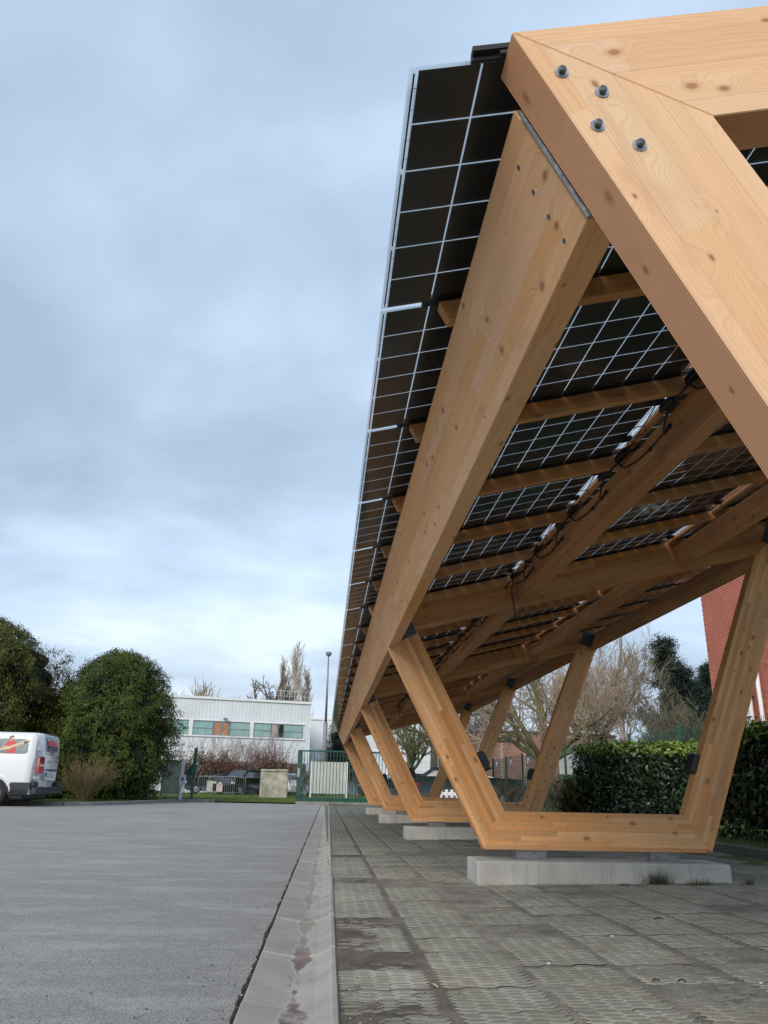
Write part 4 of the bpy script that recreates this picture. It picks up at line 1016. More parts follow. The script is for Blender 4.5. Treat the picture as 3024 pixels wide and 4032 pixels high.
b_ = gb(886, 1700, 37.); tree('small pollarded bare tree framed between the first and second left legs', 'tree', (b_[0], 37, .05), 4.6, dict(bs, levels=4, kids=[5, 4, 4, 3], l0=.36, spread=.55, ratio=.66, up=.05), 45, M_BARKG, .13, trunkh=.36, nlimb=8, rmin=.008, limb_tilt=.9)
b_ = gb(938, 1700, 40.); tree('bare tree with a thick straight trunk beside the small pollarded tree', 'tree', (b_[0], 40, .05), 7.2, dict(bs, levels=4, kids=[5, 4, 4, 3], l0=.42, spread=.7, ratio=.66), 55, M_BARK, .20, trunkh=.42, nlimb=7, rmin=.008, limb_tilt=1.0)
b_ = gb(1040, 1700, 46.); tree('bare tree behind the low brick building, seen through the second frame', 'tree', (b_[0], 46, .05), 6.6, dict(bs, levels=5, kids=[4, 4, 4, 3, 3], l0=.42, spread=.7, ratio=.66), 65, M_BARK, .17, trunkh=.3, nlimb=7, rmin=.008, limb_tilt=1.0)
# poplars and pollards beyond the white building
pop = dict(bs, levels=4, kids=[6, 5, 4, 2], ratio=.5, spread=.30, up=.09, wig=.05, taper=.4, l0=.62, rr=.5)
pop['from'] = .05
M_POP = basic('poplar_twig', (.50, .44, .37), .9, 0, .3, 1, col2=(.36, .31, .25))
for (px, top, Y_, wd, sd, lb) in ((614, 1428, 88, 1, 71, 'shorter bare poplar, left of the taller one above the white building'), (643, 1408, 88, 1.2, 72, 'tallest bare poplar standing behind the right end of the white building'), (664, 1450, 90, 1., 73, 'lowest bare poplar at the right of the group above the white building')):
    d = at(px, top, Y_); rs = np.random.RandomState(sd); t = thing('poplar_tree', lb, 'tree', (d.x, Y_, .05), 'poplars behind the white building'); Hh = d.z-.05
    g = G(); g.tube([(d.x, Y_, 0), (d.x, Y_, Hh*.5), (d.x+.1, Y_, Hh*.95)], [.22, .15, .02], 6); g.build('trunk', [M_TWIG], t); out = []
    for q in range(46):
        z = Hh*(.2+.72*q/46); a = rs.uniform(0, 6.28); s = .22; grow((d.x, Y_, z), (math.cos(a)*s, math.sin(a)*s, 1), Hh*.17*wd*(1.15-q/46*.7), .05, 2, dict(pop, levels=2, kids=[5, 5], spread=.30, ratio=.6, rr=.6), rs, out, [])
    tag(obj('twigs', segs_mesh('twigs', out, M_POP, 3, .018), t), kind='stuff')
for (px, top, Y_, sd, lb) in ((556, 1480, 80, 81, 'small pollarded tree sticking up over the middle of the white roof'), (598, 1468, 80, 82, 'bigger pollarded tree over the white roof, left of the poplars')):
    d = at(px, top, Y_); tree(lb, 'tree', (d.x, Y_, .05), d.z-.05, dict(bs, levels=3, kids=[4, 4, 3], l0=.75, spread=.8, ratio=.62, up=.05), sd, M_BARK, .30, 'pollards behind the white building', trunkh=.78, nlimb=8, rmin=.022, limb_tilt=1.2)
for (px, top, Y_, sd) in ((430, 1487, 90, 91), (452, 1486, 90, 92)):
    d = at(px, top, Y_); tree('faint bare treetop just over the white roof, ' + ('left one' if px < 440 else 'right one') + ' of two beside the evergreen', 'tree', (d.x, Y_, .05), d.z-.05, dict(bs, levels=3, kids=[4, 4, 3], l0=.7, spread=.5, ratio=.6), sd, M_TWIG, .2, 'bare treetops behind the white building', trunkh=.72, nlimb=7, rmin=.015, limb_tilt=.7)
# pines
M_PINE = leafmat('pine_needles', (.024, .050, .032), (.009, .022, .016), .4, .6)
def pine(base, H, label, sd, wd=1., n=900):
    rs = np.random.RandomState(sd); t = thing('pine_tree', label, 'tree', base, 'pines behind the hedge')
    g = G(); g.tube([base, (base[0], base[1], base[2]+H*.95)], [.16, .03], 8); g.build('trunk', [M_BARK], t)
    out = []; P_ = []
    for q in range(58):
        f = .16+.84*(q/58); z = base[2]+H*f; a = rs.uniform(0, 6.28); L = wd*H*.27*(1.12-f)**.75*rs.uniform(.55, 1.15); d = np.array([math.cos(a), math.sin(a), rs.uniform(.1, .5)])
        p0 = np.array([base[0], base[1], z]); p1 = p0+d*L; out.append(([p0, (p0+p1)/2-np.array([0, 0, .05]), p1], [.035, .025, .012], 0))
        for s in np.linspace(.25, 1, 6):
            for e in range(4): P_.append(p0+d*L*s+rs.randn(3)*.17*wd*np.array([1, 1, .6]))
    obj('branches', segs_mesh('branches', out, M_BARK, 4), t)
    c = np.array(P_); k = 26; pp = np.repeat(c, k, 0)+nr.randn(len(c)*k, 3)*.095*wd; nn = nr.randn(len(pp), 3); nn[:, 2] += .6
    V, F = leafquads(pp, nn, .11*wd, .3, .2, 0.); tag(obj('needles', mesh_np('needles', V, F, [M_PINE]), t), kind='stuff')
d = at(1430, 1387, 38); pine((d.x, 38, .05), d.z-.05, 'dark pine standing tallest between the birch and the brick tower', 3, 1.1)
d = at(1478, 1450, 40); pine((d.x, 40, .05), d.z-.05, 'smaller dark pine right of the tallest pine', 4, 1.0)
d = at(1525, 1440, 44); pine((d.x, 44, .05), d.z-.05, 'dark pine top just left of the brick tower', 6, 1.2)
d = at(728, 1565, 75); pine((d.x+.5, 75, .05), d.z+.3, 'dark conifer top above the low white wing behind the lamp post', 9, 1.3)
# twiggy bush by the van
def twigbush(name, label, base, H, spread, n, mat, sd, cat='bush', levels=3, grp=None, leaves=None, rmin=.004, wdt=.25):
    rs = np.random.RandomState(sd); t = thing(name, label, cat, base, grp); out = []
    for k in range(n):
        a = rs.uniform(0, 6.283); s = spread*rs.rand()**.6
        grow((base[0]+rs.randn()*wdt*.4, base[1]+rs.randn()*wdt*.3, base[2]), (math.cos(a)*math.sin(s), math.sin(a)*math.sin(s), math.cos(s)), H*.48*rs.uniform(.7, 1.1), .012, levels, dict(kids=[3, 3, 3], ratio=.62, spread=.42, up=.03, wig=.09, taper=.6, rr=.65, levels=levels), rs, out, [])
    obj('stems', segs_mesh('stems', [o for o in out if o[2] == levels], mat, 4, rmin*1.5), t); tag(obj('twigs', segs_mesh('twigs', [o for o in out if o[2] < levels], mat, 3, rmin), t), kind='stuff')
    if leaves:
        e = np.array([o[0][-1] for o in out if o[2] <= 1]); e = np.repeat(e, leaves[1], 0)+rs.randn(len(e)*leaves[1], 3)*leaves[3]
        V, F = leafquads(e, rs.randn(*e.shape), leaves[2], .6, .3); tag(obj('leaves', mesh_np('leaves', V, F, [leaves[0]]), t), kind='stuff')
    return t
d = at(181, 1732, 27.5); twigbush('bare_bush', 'fan shaped tan bare bush between the van and the evergreen', (d.x, 27.5, .06), 1.35, .75, 70, M_YTWIG, 101)
d = at(146, 1600, 32.8); twigbush('bare_bush', 'thin bare shoots showing in the gap between the two big evergreens', (d.x, 32.8, 1.2), 3.6, .35, 16, M_TWIG, 103, 'bush', 3, None, None, .006, .9)
# brown beech hedge bushes behind the barriers, at several spots
for (px, Y_, Hh, n, sd, lb) in ((405, 60, 2.7, 20, 111, 'russet leaved bush left of the green gate post'), (470, 60, 2.9, 24, 112, 'russet leaved bush behind the steel barriers'), (520, 62, 2.6, 16, 113, 'thin russet bush between the two fuller ones'), (585, 60, 3.2, 24, 114, 'russet leaved bush above the stained concrete slab'), (630, 62, 2.2, 12, 115, 'low russet bush at the green gate')):
    d = at(px, 1700, Y_); twigbush('russet_bush', lb, (d.x, Y_, .05), Hh, .62, n, M_BARK, sd, 'bush', 3, 'russet bushes before the white building', (M_BRLEAF, 3, .12, .13), .012, 1.2)
for (px, Y_, Hh, n, sd, lb) in ((490, 64, 4.4, 34, 116, 'bare shoots rising in front of the white wall, left group'), (570, 64, 4.6, 34, 117, 'bare shoots rising in front of the white wall, right group')):
    d = at(px, 1700, Y_); twigbush('bare_shoots', lb, (d.x, Y_, .05), Hh, .42, n, M_BIRCH, sd, 'bush', 3, 'bare shoots before the white building', None, .011, 3)
# dark leafless hedges around the gate and the right background
for (px, Y_, Hh, n, sd, lb, m_) in ((655, 47, 1.7, 26, 121, 'dark bare bush behind the left part of the green gate', M_BARK), (780, 47, 1.6, 30, 122, 'dark bare bush behind the right part of the green gate', M_BARK), (1120, 30, 1.15, 46, 123, 'grey brown bush below the brick building', M_BARK), (1215, 22, 1.0, 50, 124, 'grey twiggy bush right of the second frame leg', M_GTWIG), (1255, 22, 1.05, 50, 125, 'grey twiggy bush next to the laurel hedge', M_GTWIG), (955, 34, .95, 30, 127, 'low bush beside the pallet, seen between the legs', M_GTWIG)):
    d = at(px, 1700, Y_); twigbush('bare_bush', lb, (d.x, Y_, .06), Hh, .8, n, m_, sd, 'bush', 3, None, None, .006, 1.2)
d = at(1297, 1725, 17); bigbush('small_evergreen_bush', 'small dull dark bush just left of the laurel hedge', 'bush', d.x, 17, .1, .95, .42, pdome2, 5000, .05, M_EVG, M_CORE, seed=12)
d = at(1197, 1740, 14); bigbush('mossy_stump', 'mossy stump shaped shrub close behind the right leg of the second frame', 'shrub', 4.85, 15.8, .1, .85, .28, pdome, 4000, .04, M_EVY, M_CORE, seed=14)
# ------------------------------------------------------------------ buildings
M_WHITE = basic('white_cladding', (.70, .75, .80), .5, 0, .08, .6, spec=.4)
M_WTRIM = basic('white_trim', (.80, .82, .84), .45, 0, .06, 2)
M_GREY = basic('grey_frame', (.22, .26, .29), .45, 0, .1, 3)
M_TEAL = basic('teal_glass', (.30, .47, .45), .15, 0, .25, .8, col2=(.20, .36, .36), spec=.8)
M_ORNG = basic('orange_blind', (.52, .24, .12), .6, 0, .2, 3); M_CURT = basic('pale_curtain', (.50, .40, .38), .7, 0, .2, 3)
M_DGL = basic('dark_glass', (.03, .04, .05), .1, 0, .3, 1, spec=.8)
M_DARKB = basic('dark_base', (.06, .06, .065), .7, 0, .2, 1)
def ratio(px, py): d = at(px, py, 1.0); return d.x
RE = Vector((-1.42, 69, 0)); UR = Vector((.971, .239, 0)).normalized()
def s_of(px): r = ratio(px, 1575); return (69*r+1.42)/(UR.x-UR.y*r)*1.0
MB = frame_of(RE, UR, (-UR.y, UR.x, 0))
t = bpy.data.objects.new('white_building', None); link(t, None, MB); tag(t, 'long white corrugated building with a strip of teal windows, beyond the lawn', 'building')
def corr(x0, x1, z0, z1, pitch=.30, dep=.009):
    g = G(); n_ = int(round((x1-x0)/pitch)); p_ = []
    for i in range(n_):
        a = x0+(x1-x0)*i/n_; w_ = (x1-x0)/n_; p_ += [(a, 0), (a+w_*.45, 0), (a+w_*.55, dep), (a+w_*.9, dep)]
    p_.append((x1, 0)); V = [(x, y, z) for x, y in p_ for z in (z0, z1)]
    F = [(2*i, 2*i+2, 2*i+3, 2*i+1) for i in range(len(p_)-1)]; g.add(V, F); return g
x_wr = s_of(655)*1.0
WZ0, WZ1 = 4.52, 5.68
corr(-26, 0, 0, WZ0).build('wall_panel', [M_WHITE], t, MB); corr(-26, 0, WZ1, 7.42).build('wall_panel', [M_WHITE], t, MB)
corr(x_wr+.12, 0, WZ0, WZ1).build('wall_panel', [M_WHITE], t, MB)
G().box((-26, .06, 0), (-.02, 14, 7.40)).build('core', [M_WHITE], t, MB)
G().box((-26, -.12, 7.42), (.08, .3, 7.62)).build('parapet', [M_WTRIM], t, MB)
G().box((-26, -.10, WZ0-.12), (x_wr+.16, .02, WZ0-.0)).build('window_sill', [M_WTRIM], t, MB)
G().box((-26, -.06, WZ1), (x_wr+.16, .02, WZ1+.07)).build('window_head', [M_WTRIM], t, MB)
G().box((-26, -.01, 0), (-.5, .05, .0)) 
def dpx(a): return (560+.5063*a)/(3024/1659)
wins = [(215, 360, 'teal'), (390, 545, 'teal'), (560, 605, 'orange'), (622, 665, 'orange'), (682, 832, 'teal'), (862, 998, 'teal'), (1005, 1045, 'curtain'), (1060, 1097, 'dark'), (1102, 1240, 'teal')]
prev = None
for a, c, kind in wins:
    xa, xb = s_of(dpx(a)), s_of(dpx(c))
    wn_ = obj('window', G().box((xa-.05, -.02, WZ0), (xb+.05, .035, WZ0+.07)).box((xa-.05, -.02, WZ1-.07), (xb+.05, .035, WZ1)).box((xa-.06, -.03, WZ0), (xa+.0, .035, WZ1)).box((xb, -.03, WZ0), (xb+.06, .035, WZ1)).mesh('window', [M_GREY]), t, MB)
    m_ = {'teal': M_TEAL, 'orange': M_ORNG, 'curtain': M_CURT, 'dark': M_DGL}[kind]
    if kind == 'teal':
        zm = (WZ0+WZ1)/2-.03
        for z0, z1 in ((WZ0+.07, zm-.03), (zm+.04, WZ1-.07)): obj('pane', G().box((xa, .01, z0), (xb, .03, z1)).mesh('pane', [m_]), wn_, MB)
        obj('transom', G().box((xa, -.015, zm-.03), (xb, .03, zm+.04)).mesh('transom', [M_GREY]), wn_, MB)
    else: obj('pane', G().box((xa, .01, WZ0+.07), (xb, .03, WZ1-.07)).mesh('pane', [m_]), wn_, MB)
for a in (375, 850):
    xa = s_of(dpx(a)); G().box((xa-.16, -.08, WZ0), (xa+.16, .03, WZ1)).build('mullion', [M_WTRIM], t, MB)
xl = s_of(dpx(638)); G().box((xl-.18, -.5, 5.83), (xl+.18, -.1, 5.93), ch=.03).box((xl-.04, -.12, 5.86), (xl+.04, .02, 5.98)).build('wall_lamp', [M_GREY], t, MB)
g = G()
for i in range(14): g.bar((-6.0+i*.46, .4, 7.6), (-6.0+i*.46, .4, 8.5), .015)
g.bar((-6.0, .4, 8.5), (0, .4, 8.5), .018); g.bar((-6.0, .4, 8.05), (0, .4, 8.05), .014); tag(g.build('roof_railing', [M_WTRIM], t, MB), kind='stuff')
# ground floor: dark doorway strip
for i, (px, wd_) in enumerate(((360, 2.2), (520, 3.2), (560, 3.2), (640, 2.0))):
    xa = s_of(px); G().box((xa-wd_/2, -.04, .0), (xa+wd_/2, -.005, 2.5)).build('garage_door', [M_DARKB], t, MB)
# second white wing
t = thing('white_wing', 'lower white building wing behind the lamp post, reaching behind the timber legs', 'building', (3, 78, 0))
MB2 = frame_of((-1.55, 78, 0), (1, .02, 0), (0, 1, 0))
zt = .0821*78+.66
corr(0, 14, 0, zt-.2, .4, .01).build('wall_panel', [M_WHITE], t, MB2); G().box((.02, .07, 0), (14, 12, zt-.25)).build('core', [M_WHITE], t, MB2)
G().box((-.05, -.1, zt-.2), (14.1, .25, zt)).build('parapet', [M_WTRIM], t, MB2)
G().box((1.2, -.2, 4.0), (14.1, -.01, 4.12)).build('canopy_line', [M_WTRIM], t, MB2)
G().box((1.25, -.08, 4.12), (4.0, -.01, zt-.25)).build('light_panel', [M_WTRIM], t, MB2)

def brick_mats(nm, c, mort):
    a = leafmat(nm, c, tuple(x*.72 for x in c), .14, .85); b2 = basic(nm+'_mortar', mort, .9, 0, .15, 8); return a, b2
M_BR, M_MO = brick_mats('red_brick', (.60, .19, .125), (.80, .58, .48))
M_BR2, M_MO2 = brick_mats('weathered_brick', (.36, .19, .155), (.46, .40, .37))
def brick_wall(parent, M, x0, x1, z0, z1, bm_, pick, bl=.214, bh=.059, jt=.017, seed=0):
    """running bond on the plane y=0 of frame M, faces toward -y; pick(x,z) -> built singly"""
    rs = random.Random(seed); one = G().box((0, -.004, 0), (bl, .03, bh)).mesh('brick', [bm_]); hal = G().box((0, -.004, 0), (bl/2-jt/2, .03, bh)).mesh('brick', [bm_])
    g = G(); r = 0; z = z0; cand = []
    while z+bh < z1:
        x = x0-(bl+jt)*(.5 if r % 2 else 0)+jt
        while x+bl <= x1+.001:
            if x >= x0-.001: cand.append((x, z+rs.uniform(-.001, .001), pick(x, z)))
            x += bl+jt
        if r % 2: g.box((x0, -.004, z), (x0+(bl+jt)/2, .03, z+bh))
        z += bh+jt; r += 1
    good = sorted([c for c in cand if c[2]], key=lambda c: -c[2])[:298]; gs = set((c[0], c[1]) for c in good)
    for x, z, _ in good: obj('brick', one, parent, M @ Matrix.Translation((x, rs.uniform(-.002, .002), z)))
    for x, z, _ in cand:
        if (x, z) not in gs: dy = rs.uniform(-.002, .002); g.box((x, -.004+dy, z), (x+bl, .03, z+bh))
    if g.v: tag(g.build('brick_courses', [bm_], parent, M), kind='stuff')
# tall red brick building on the right: its wall runs along the car park
TX = .504*22
t = thing('brick_tower', 'tall red brick building rising at the right, beyond the laurel hedge', 'building', (TX, 22, 0))
MT = frame_of((TX, 22, 0), (0, -1, 0), (1, 0, 0))
G().box((0, .012, 0), (8, 9, 15)).build('mortar_wall', [M_MO], t, MT)
def vis(x, z):
    p = MT @ Vector((x, 0, z)); q = p-Vector((0, 0, H0)); d = q.dot(FW); u = 1512+CF*q.dot(RX)/d; v = 2016-CF*q.dot(UP)/d
    u *= 1659/3024; v *= 1659/3024
    lx = 1655-(v-1180)*.395      # left edge of the timber leg
    return (20/d if 1180 < v < 1560 and u < lx-2 and v > 1290-(u-1513)*.62 else 0)
brick_wall(t, MT, 0, 8.0, 0.02, 14.98, M_BR, vis)
brick_wall(t, frame_of((TX+9, 21.999, 0), (-1, 0, 0), (0, -1, 0)), 0.02, 8.98, 0.02, 14.98, M_BR, lambda x, z: 0)
G().box((-.06, -.06, 15.0), (8.06, 9.06, 15.12)).build('coping', [M_WTRIM], t, MT)
g = G(); g.tube([MT.inverted() @ Vector((TX-.12, 19.3, 4.7)), MT.inverted() @ Vector((TX-.12, 19.3, .2))], .055, 10); g.build('drainpipe', [M_WTRIM], t, MT, smooth=True)
G().box((2.30, -.12, 3.98), (2.75, .0, 4.06)).build('pipe_bracket', [M_WTRIM], t, MT)
for i, (y_, zt_) in enumerate(((20.02, 3.95), (19.86, 3.95), (20.62, 2.35), (20.48, 2.35))):
    g = G(); pts = [Vector((TX-.10, y_, zt_)), Vector((TX-.16, y_-.02, zt_-.25)), Vector((TX-.12, y_-.05, zt_-.7)), Vector((TX-.12, y_-.08, .3))]
    pts = smooth(pts, 8); g.tube([MT.inverted() @ p for p in pts], [.062+.006*(k % 2) for k in range(len(pts))], 8); g.build('ribbed_duct', [M_CONC if False else M_WTRIM], t, MT, smooth=True)
for z_ in (3.6, 3.1, 2.6):
    G().box((1.93, -.21, z_), (2.25, -.02, z_+.02)).build('duct_tie', [M_BLACK], t, MT)
# low brick hall with a slightly bowed front
t = thing('brick_hall', 'low brownish brick hall with a bowed front, beyond the mesh fence', 'building', (9, 42, 0))
pts = []
for k in range(9):
    px = 938+k*(1330-938)/8; r = ratio(px, 1600); Yk = 43.5-1.6*math.sin(math.pi*k/8); pts.append(Vector((r*Yk, Yk, 0)))
HT = 3.62
nbk = 0
for k in range(8):
    a, c = pts[k], pts[k+1]; d = c-a; M = frame_of(a, d, (-d.y, d.x, 0)); L = d.length
    G().box((0, .012, 0), (L+.01, .5, HT)).build('mortar_wall', [M_MO2], t, M)
    # white boards stand where the photo shows them
    brick_wall(t, M, 0, L, .9, HT-.02, M_BR2, (lambda x, z: 0), seed=k)
    G().box((-.02, -.10, HT), (L+.02, .8, HT+.09)).build('roof_edge', [M_DARKB], t, M)
def wallpt(px, py=1640, off=-.1):
    r = ratio(px, py)
    for k in range(8):
        a, c = pts[k], pts[k+1]; f = (a.x-r*a.y)/((a.x-r*a.y)-(c.x-r*c.y))
        if 0 <= f <= 1: p = a+(c-a)*f; return p
for (px0, px1, z0, z1, m_, nm) in ((1206, 1262, 1.55, 3.05, M_WTRIM, 'white_board'), (1206, 1262, .7, 1.53, M_GREEN, 'green_door'), (1302, 1328, 1.0, 2.7, M_WTRIM, 'white_board'), (940, 948, .6, 3.3, M_WTRIM, 'white_post')):
    a, c = wallpt(px0), wallpt(px1)
    if a is None or c is None: continue
    d = c-a; M = frame_of(a, d, (-d.y, d.x, 0)); G().box((0, -.10, z0), (d.length, -.02, z1), ch=.015).build(nm, [m_], t, M)
    if nm == 'white_board' and px0 < 1300: G().box((d.length*.48, -.115, z0), (d.length*.52, -.1005, z1)).build('seam', [M_GREEN], t, M)

# ------------------------------------------------------------------ fences and the gate
def mesh_fence(name, label, pts, z0, z1, zp, extra=True, sp_=.055, wire=.005, post=.06):
    t = thing(name, label, 'fence', (*pts[0], z0)); 
    for i, p in enumerate(pts):
        G().box((p[0]-post/2, p[1]-post/2, 0), (p[0]+post/2, p[1]+post/2, zp), ch=.004).build('fence_post', [M_GREEN], t)
    for a, c in zip(pts[:-1], pts[1:]):
        a, c = Vector((*a, 0)), Vector((*c, 0)); d = c-a; L = d.length; M = frame_of(a, d, (-d.y, d.x, 0)); g = G(); n_ = int(L/sp_); h = wire/2
        for i in range(1, n_): x = L*i/n_; g.box((x-h, -h, z0), (x+h, h, z1))
        z = z0+.06
        while z < z1: g.box((.04, h, z-h), (L-.04, 3*h, z+h)); z += .2
        for zb in (z0+.5, z0+1.0, z1-.18): g.box((.04, -.02, zb-h), (L-.04, -.015, zb+h))
        tag(g.build('wire_panel', [M_GREEN], t, M), kind='stuff')
    return t
ypost = [33.9, 31.6, 29.4, 26.7, 24.15, 21.09, 18.32, 15.6, 13.2, 10.8, 8.4]; xpost = [7.11, 7.15, 7.26, 7.28, 7.29, 7.17, 7.09, 7.07, 7.15, 7.2, 7.2]
mesh_fence('mesh_fence', 'green wire mesh fence running along the right side behind the hedges', list(zip(xpost, ypost)), .12, 1.93, 2.0)
mesh_fence('mesh_fence', 'green wire mesh fence across the far end, right of the gate', [(3.2, 34.6), (5.1, 34.5), (7.11, 33.9)], .1, 1.85, 1.95)
mesh_fence('mesh_fence', 'green wire mesh fence left of the gate opening, in front of the russet bushes', [(-5.35, 33.75), (-7.3, 33.9), (-9.6, 34.1), (-12, 34.3)], .08, 1.95, 1.9, post=.05)
M_BLUE = basic('notice_blue', (.10, .13, .36), .6, 0, .3, 9); M_PAPER = basic('notice_white', (.75, .77, .80), .6)
for i, (px, py, s_, lb) in enumerate(((1146, 1648, 1, 'leftmost'), (1207-0, 1643, 1, 'second'), (1074, 1655, .9, 'far left'), (1257, 1636, 1.1, 'fourth'), (1329, 1612, 1.1, 'rightmost'))):
    pass
notes = [(415, 392, .9, 'leftmost'), (560, 372, 1., 'second from the left'), (733, 352, 1., 'middle'), (1200, 290, 1.1, 'second from the right'), (1532, 242, 1.1, 'rightmost')]
for a, c, s_, lb in notes:
    px, py = (1800+a*.3918)/1.8228, (2850+c*.3918)/1.8228; r = at(px, py, 1).x; Yn = 7.12/r; p = at(px, py, Yn); p.x -= .05
    t = thing('fence_notice', 'small blue and white notice tied to the mesh fence, %s of five' % lb, 'notice', p, 'blue and white notices on the mesh fence')
    w_ = .15*s_; h_ = .16*s_
    G().box((p.x-.02, p.y-w_, p.z-h_), (p.x-.016, p.y+w_, p.z+h_)).build('sheet', [M_PAPER], t)
    G().box((p.x-.0225, p.y-w_, p.z+h_*.25), (p.x-.0205, p.y+w_, p.z+h_)).build('blue_header', [M_BLUE], t)
    G().box((p.x-.0225, p.y-w_, p.z-h_), (p.x-.0205, p.y-w_*.0, p.z-h_*.35)).build('blue_corner', [M_BLUE], t)
# gate
GY = 34.2
t = thing('green_gate', 'green sliding gate of thin vertical bars on a heavy bottom rail', 'gate', (-1.0, GY, .1))
G().box((-1.14, GY-.05, .20-.12), (3.0, GY+.05, .26), ch=.01).build('bottom_rail', [M_GREEN], t)
G().box((-1.10, GY-.03, 2.07), (3.0, GY+.03, 2.13), ch=.008).build('top_rail', [M_GREEN], t)
bm1 = G().box((-.0125, -.0125, .26), (.0125, .0125, 2.07)).mesh('bar', [M_GREEN])
for i in range(28): obj('bar', bm1, t, Matrix.Translation((-.86+i*.137, GY, 0)))
G().box((-1.14, GY-.05, .26), (-.94, GY+.05, 2.13), ch=.01).build('end_upright', [M_GREEN], t)
G().box((-1.13, GY-.075, 1.05), (-1.02, GY-.052, 1.40), ch=.008).build('lock_plate', [M_WASH], t)
t = thing('gate_post', 'green steel post at the left of the gate opening with a rail hook', 'post', (-5.28, 33.5, 0))
G().box((-5.34, 33.44, .03), (-5.22, 33.56, 2.08), ch=.01).build('upright', [M_GREEN], t)
G().box((-5.38, 33.40, 1.05), (-5.18, 33.6, 1.45), ch=.02).build('guide_catch', [M_GREEN], t)
G().box((-5.52, 33.46, .75), (-5.385, 33.54, 1.35), ch=.01).build('control_box', [M_GREEN], t)
# lamp post
t = thing('lamp_post', 'tall slender grey lamp post rising behind the green gate', 'street lamp', (-.1, 60, 0))
lp = at(711, 1411, 60); lb_ = at(701, 1600, 60); x_ = (lp.x+lb_.x)/2
G().tube([(x_, 60, 0), (x_, 60, 5.2), (x_, 60, 5.25)], [.17, .165, .12], 12).build('lower_tube', [M_STEEL], t, smooth=True)
G().tube([(x_, 60, 5.25), (x_, 60, 10.2)], [.10, .05], 10).build('upper_tube', [M_STEEL], t, smooth=True)
G().tube([(x_, 60, 10.2), (x_, 60, 10.35), (x_, 60, 10.5), (x_, 60, 10.55)], [.10, .24, .24, .18], 12).build('lamp_head', [M_GREY], t, smooth=True)
# notice board behind the gate
t = thing('white_board', 'blank white panel board on two posts behind the bars of the gate', 'board', (.2, 38, 0))
a, c = at(669, 1700, 38).x, at(748, 1700, 38).x; zt_ = at(670, 1645, 38).z; zb_ = at(690, 1714, 38).z
M_BOARD = basic('board_white_shaded', (.50, .54, .52), .6, 0, .1, 2)  # white board toned grey, the shade it stands in is part of the colour
G().box((a, 37.97, zb_), (c, 38.0, zt_)).build('panel', [M_BOARD], t)
for x in (a-.02, c-.05): G().box((x, 37.93, 0), (x+.09, 37.968, zt_+.02)).build('board_post', [M_WTRIM], t)
# cabinet door leaning board, sign
M_GG = basic('grey_green_panel', (.40, .44, .37), .6, 0, .2, 4)
t = thing('standing_panel', 'grey green sheet panel with a pale right edge, left of the gate opening', 'panel', (-6.2, 33.6, 0))
a, c = at(352, 1700, 33.6).x, at(388, 1700, 33.6).x; zt_ = at(385, 1643, 33.6).z
G().box((a, 33.58, .3), (c, 33.62, zt_)).build('sheet', [M_GG], t); G().box((c+.002, 33.54, .03), (c+.11, 33.63, zt_+.02)).build('edge_post', [M_WTRIM], t); G().box((a-.08, 33.54, .03), (a-.002, 33.63, zt_-.05)).build('edge_post', [M_GG], t)
t = thing('small_sign', 'small white notice on a thin post right of the grey green panel', 'sign', (-5.9, 33.3, 0))
p = at(394, 1685, 33.2); G().box((p.x-.11, 33.18, p.z-.19), (p.x+.13, 33.2, p.z+.2)).build('board', [M_PAPER], t); G().box((p.x-.03, 33.2, .05), (p.x+.03, 33.24, p.z+.1)).build('sign_post', [M_WTRIM], t)
G().box((p.x-.05, 33.174, p.z-.02), (p.x+.05, 33.178, p.z+.1)).build('print', [M_BLUE], t)
t = thing('low_wall', 'low dark block wall between the evergreen and the grey green panel', 'wall', (-7.5, 33.8, 0))
for i in range(3):
    for j in range(4): x = -8.3+i*.42+(.21 if j % 2 else 0); G().box((x+.005, 33.7, .05+j*.2), (x+.415, 33.9, .24+j*.2), ch=.006).build('wall_block', [M_KERB], t)
# crowd barriers
def barrier(x, y, a, label):
    M = Matrix.Translation((x, y, .05)) @ Matrix.Rotation(a, 4, 'Z'); t = bpy.data.objects.new('crowd_barrier', None); link(t, None, M); tag(t, label, 'barrier', 'steel crowd barriers')
    L = 2.2; r = .021; arc = [(0, 0, .12)]+[(0, 0, .85)]+[(.15*(1-math.cos(q)), 0, .95+.15*math.sin(q)) for q in np.linspace(0, math.pi/2, 5)]
    arc += [(L-.15*(1-math.cos(q)), 0, .95+.15*math.sin(q)) for q in np.linspace(math.pi/2, 0, 5)]+[(L, 0, .85), (L, 0, .12)]
    G().tube(arc, r, 8).tube([(0, 0, .18), (L, 0, .18)], r, 8).build('frame', [M_STEEL], t, M, smooth=True)
    bm_ = G().tube([(0, 0, .18), (0, 0, 1.09)], .009, 5).mesh('bar', [M_STEEL])
    for i in range(1, 18): obj('bar', bm_, t, M @ Matrix.Translation((L*i/18, 0, 0)))
    for x_ in (.12, L-.12): G().bar((x_, -.3, .02), (x_, .3, .02), .04).bar((x_, 0, .02), (x_, 0, .18), .04).build('foot', [M_STEEL], t, M)
d0, d1 = at(427, 1700, 50), at(505, 1700, 51)
barrier(d0.x, 50, .03, 'steel crowd barrier on the lawn, front one of the overlapping pair'); barrier(d0.x+.55, 50.7, .03, 'steel crowd barrier set back to the right behind the first')
M_CURT2 = basic('grey_board', (.42, .42, .40), .7)
for (px, w_, h_, m_, lb) in ((453, .36, .62, M_CURT2, 'pale board hung on the front crowd barrier'), (474, .36, .45, M_CURT, 'small brownish board hung on the crowd barriers')):
    d = at(px, 1700, 49.9); o = G().box((d.x-w_/2, 49.88, .28), (d.x+w_/2, 49.92, .28+h_), ch=.006).build('hung_board', [m_]); tag(o, lb, 'board')
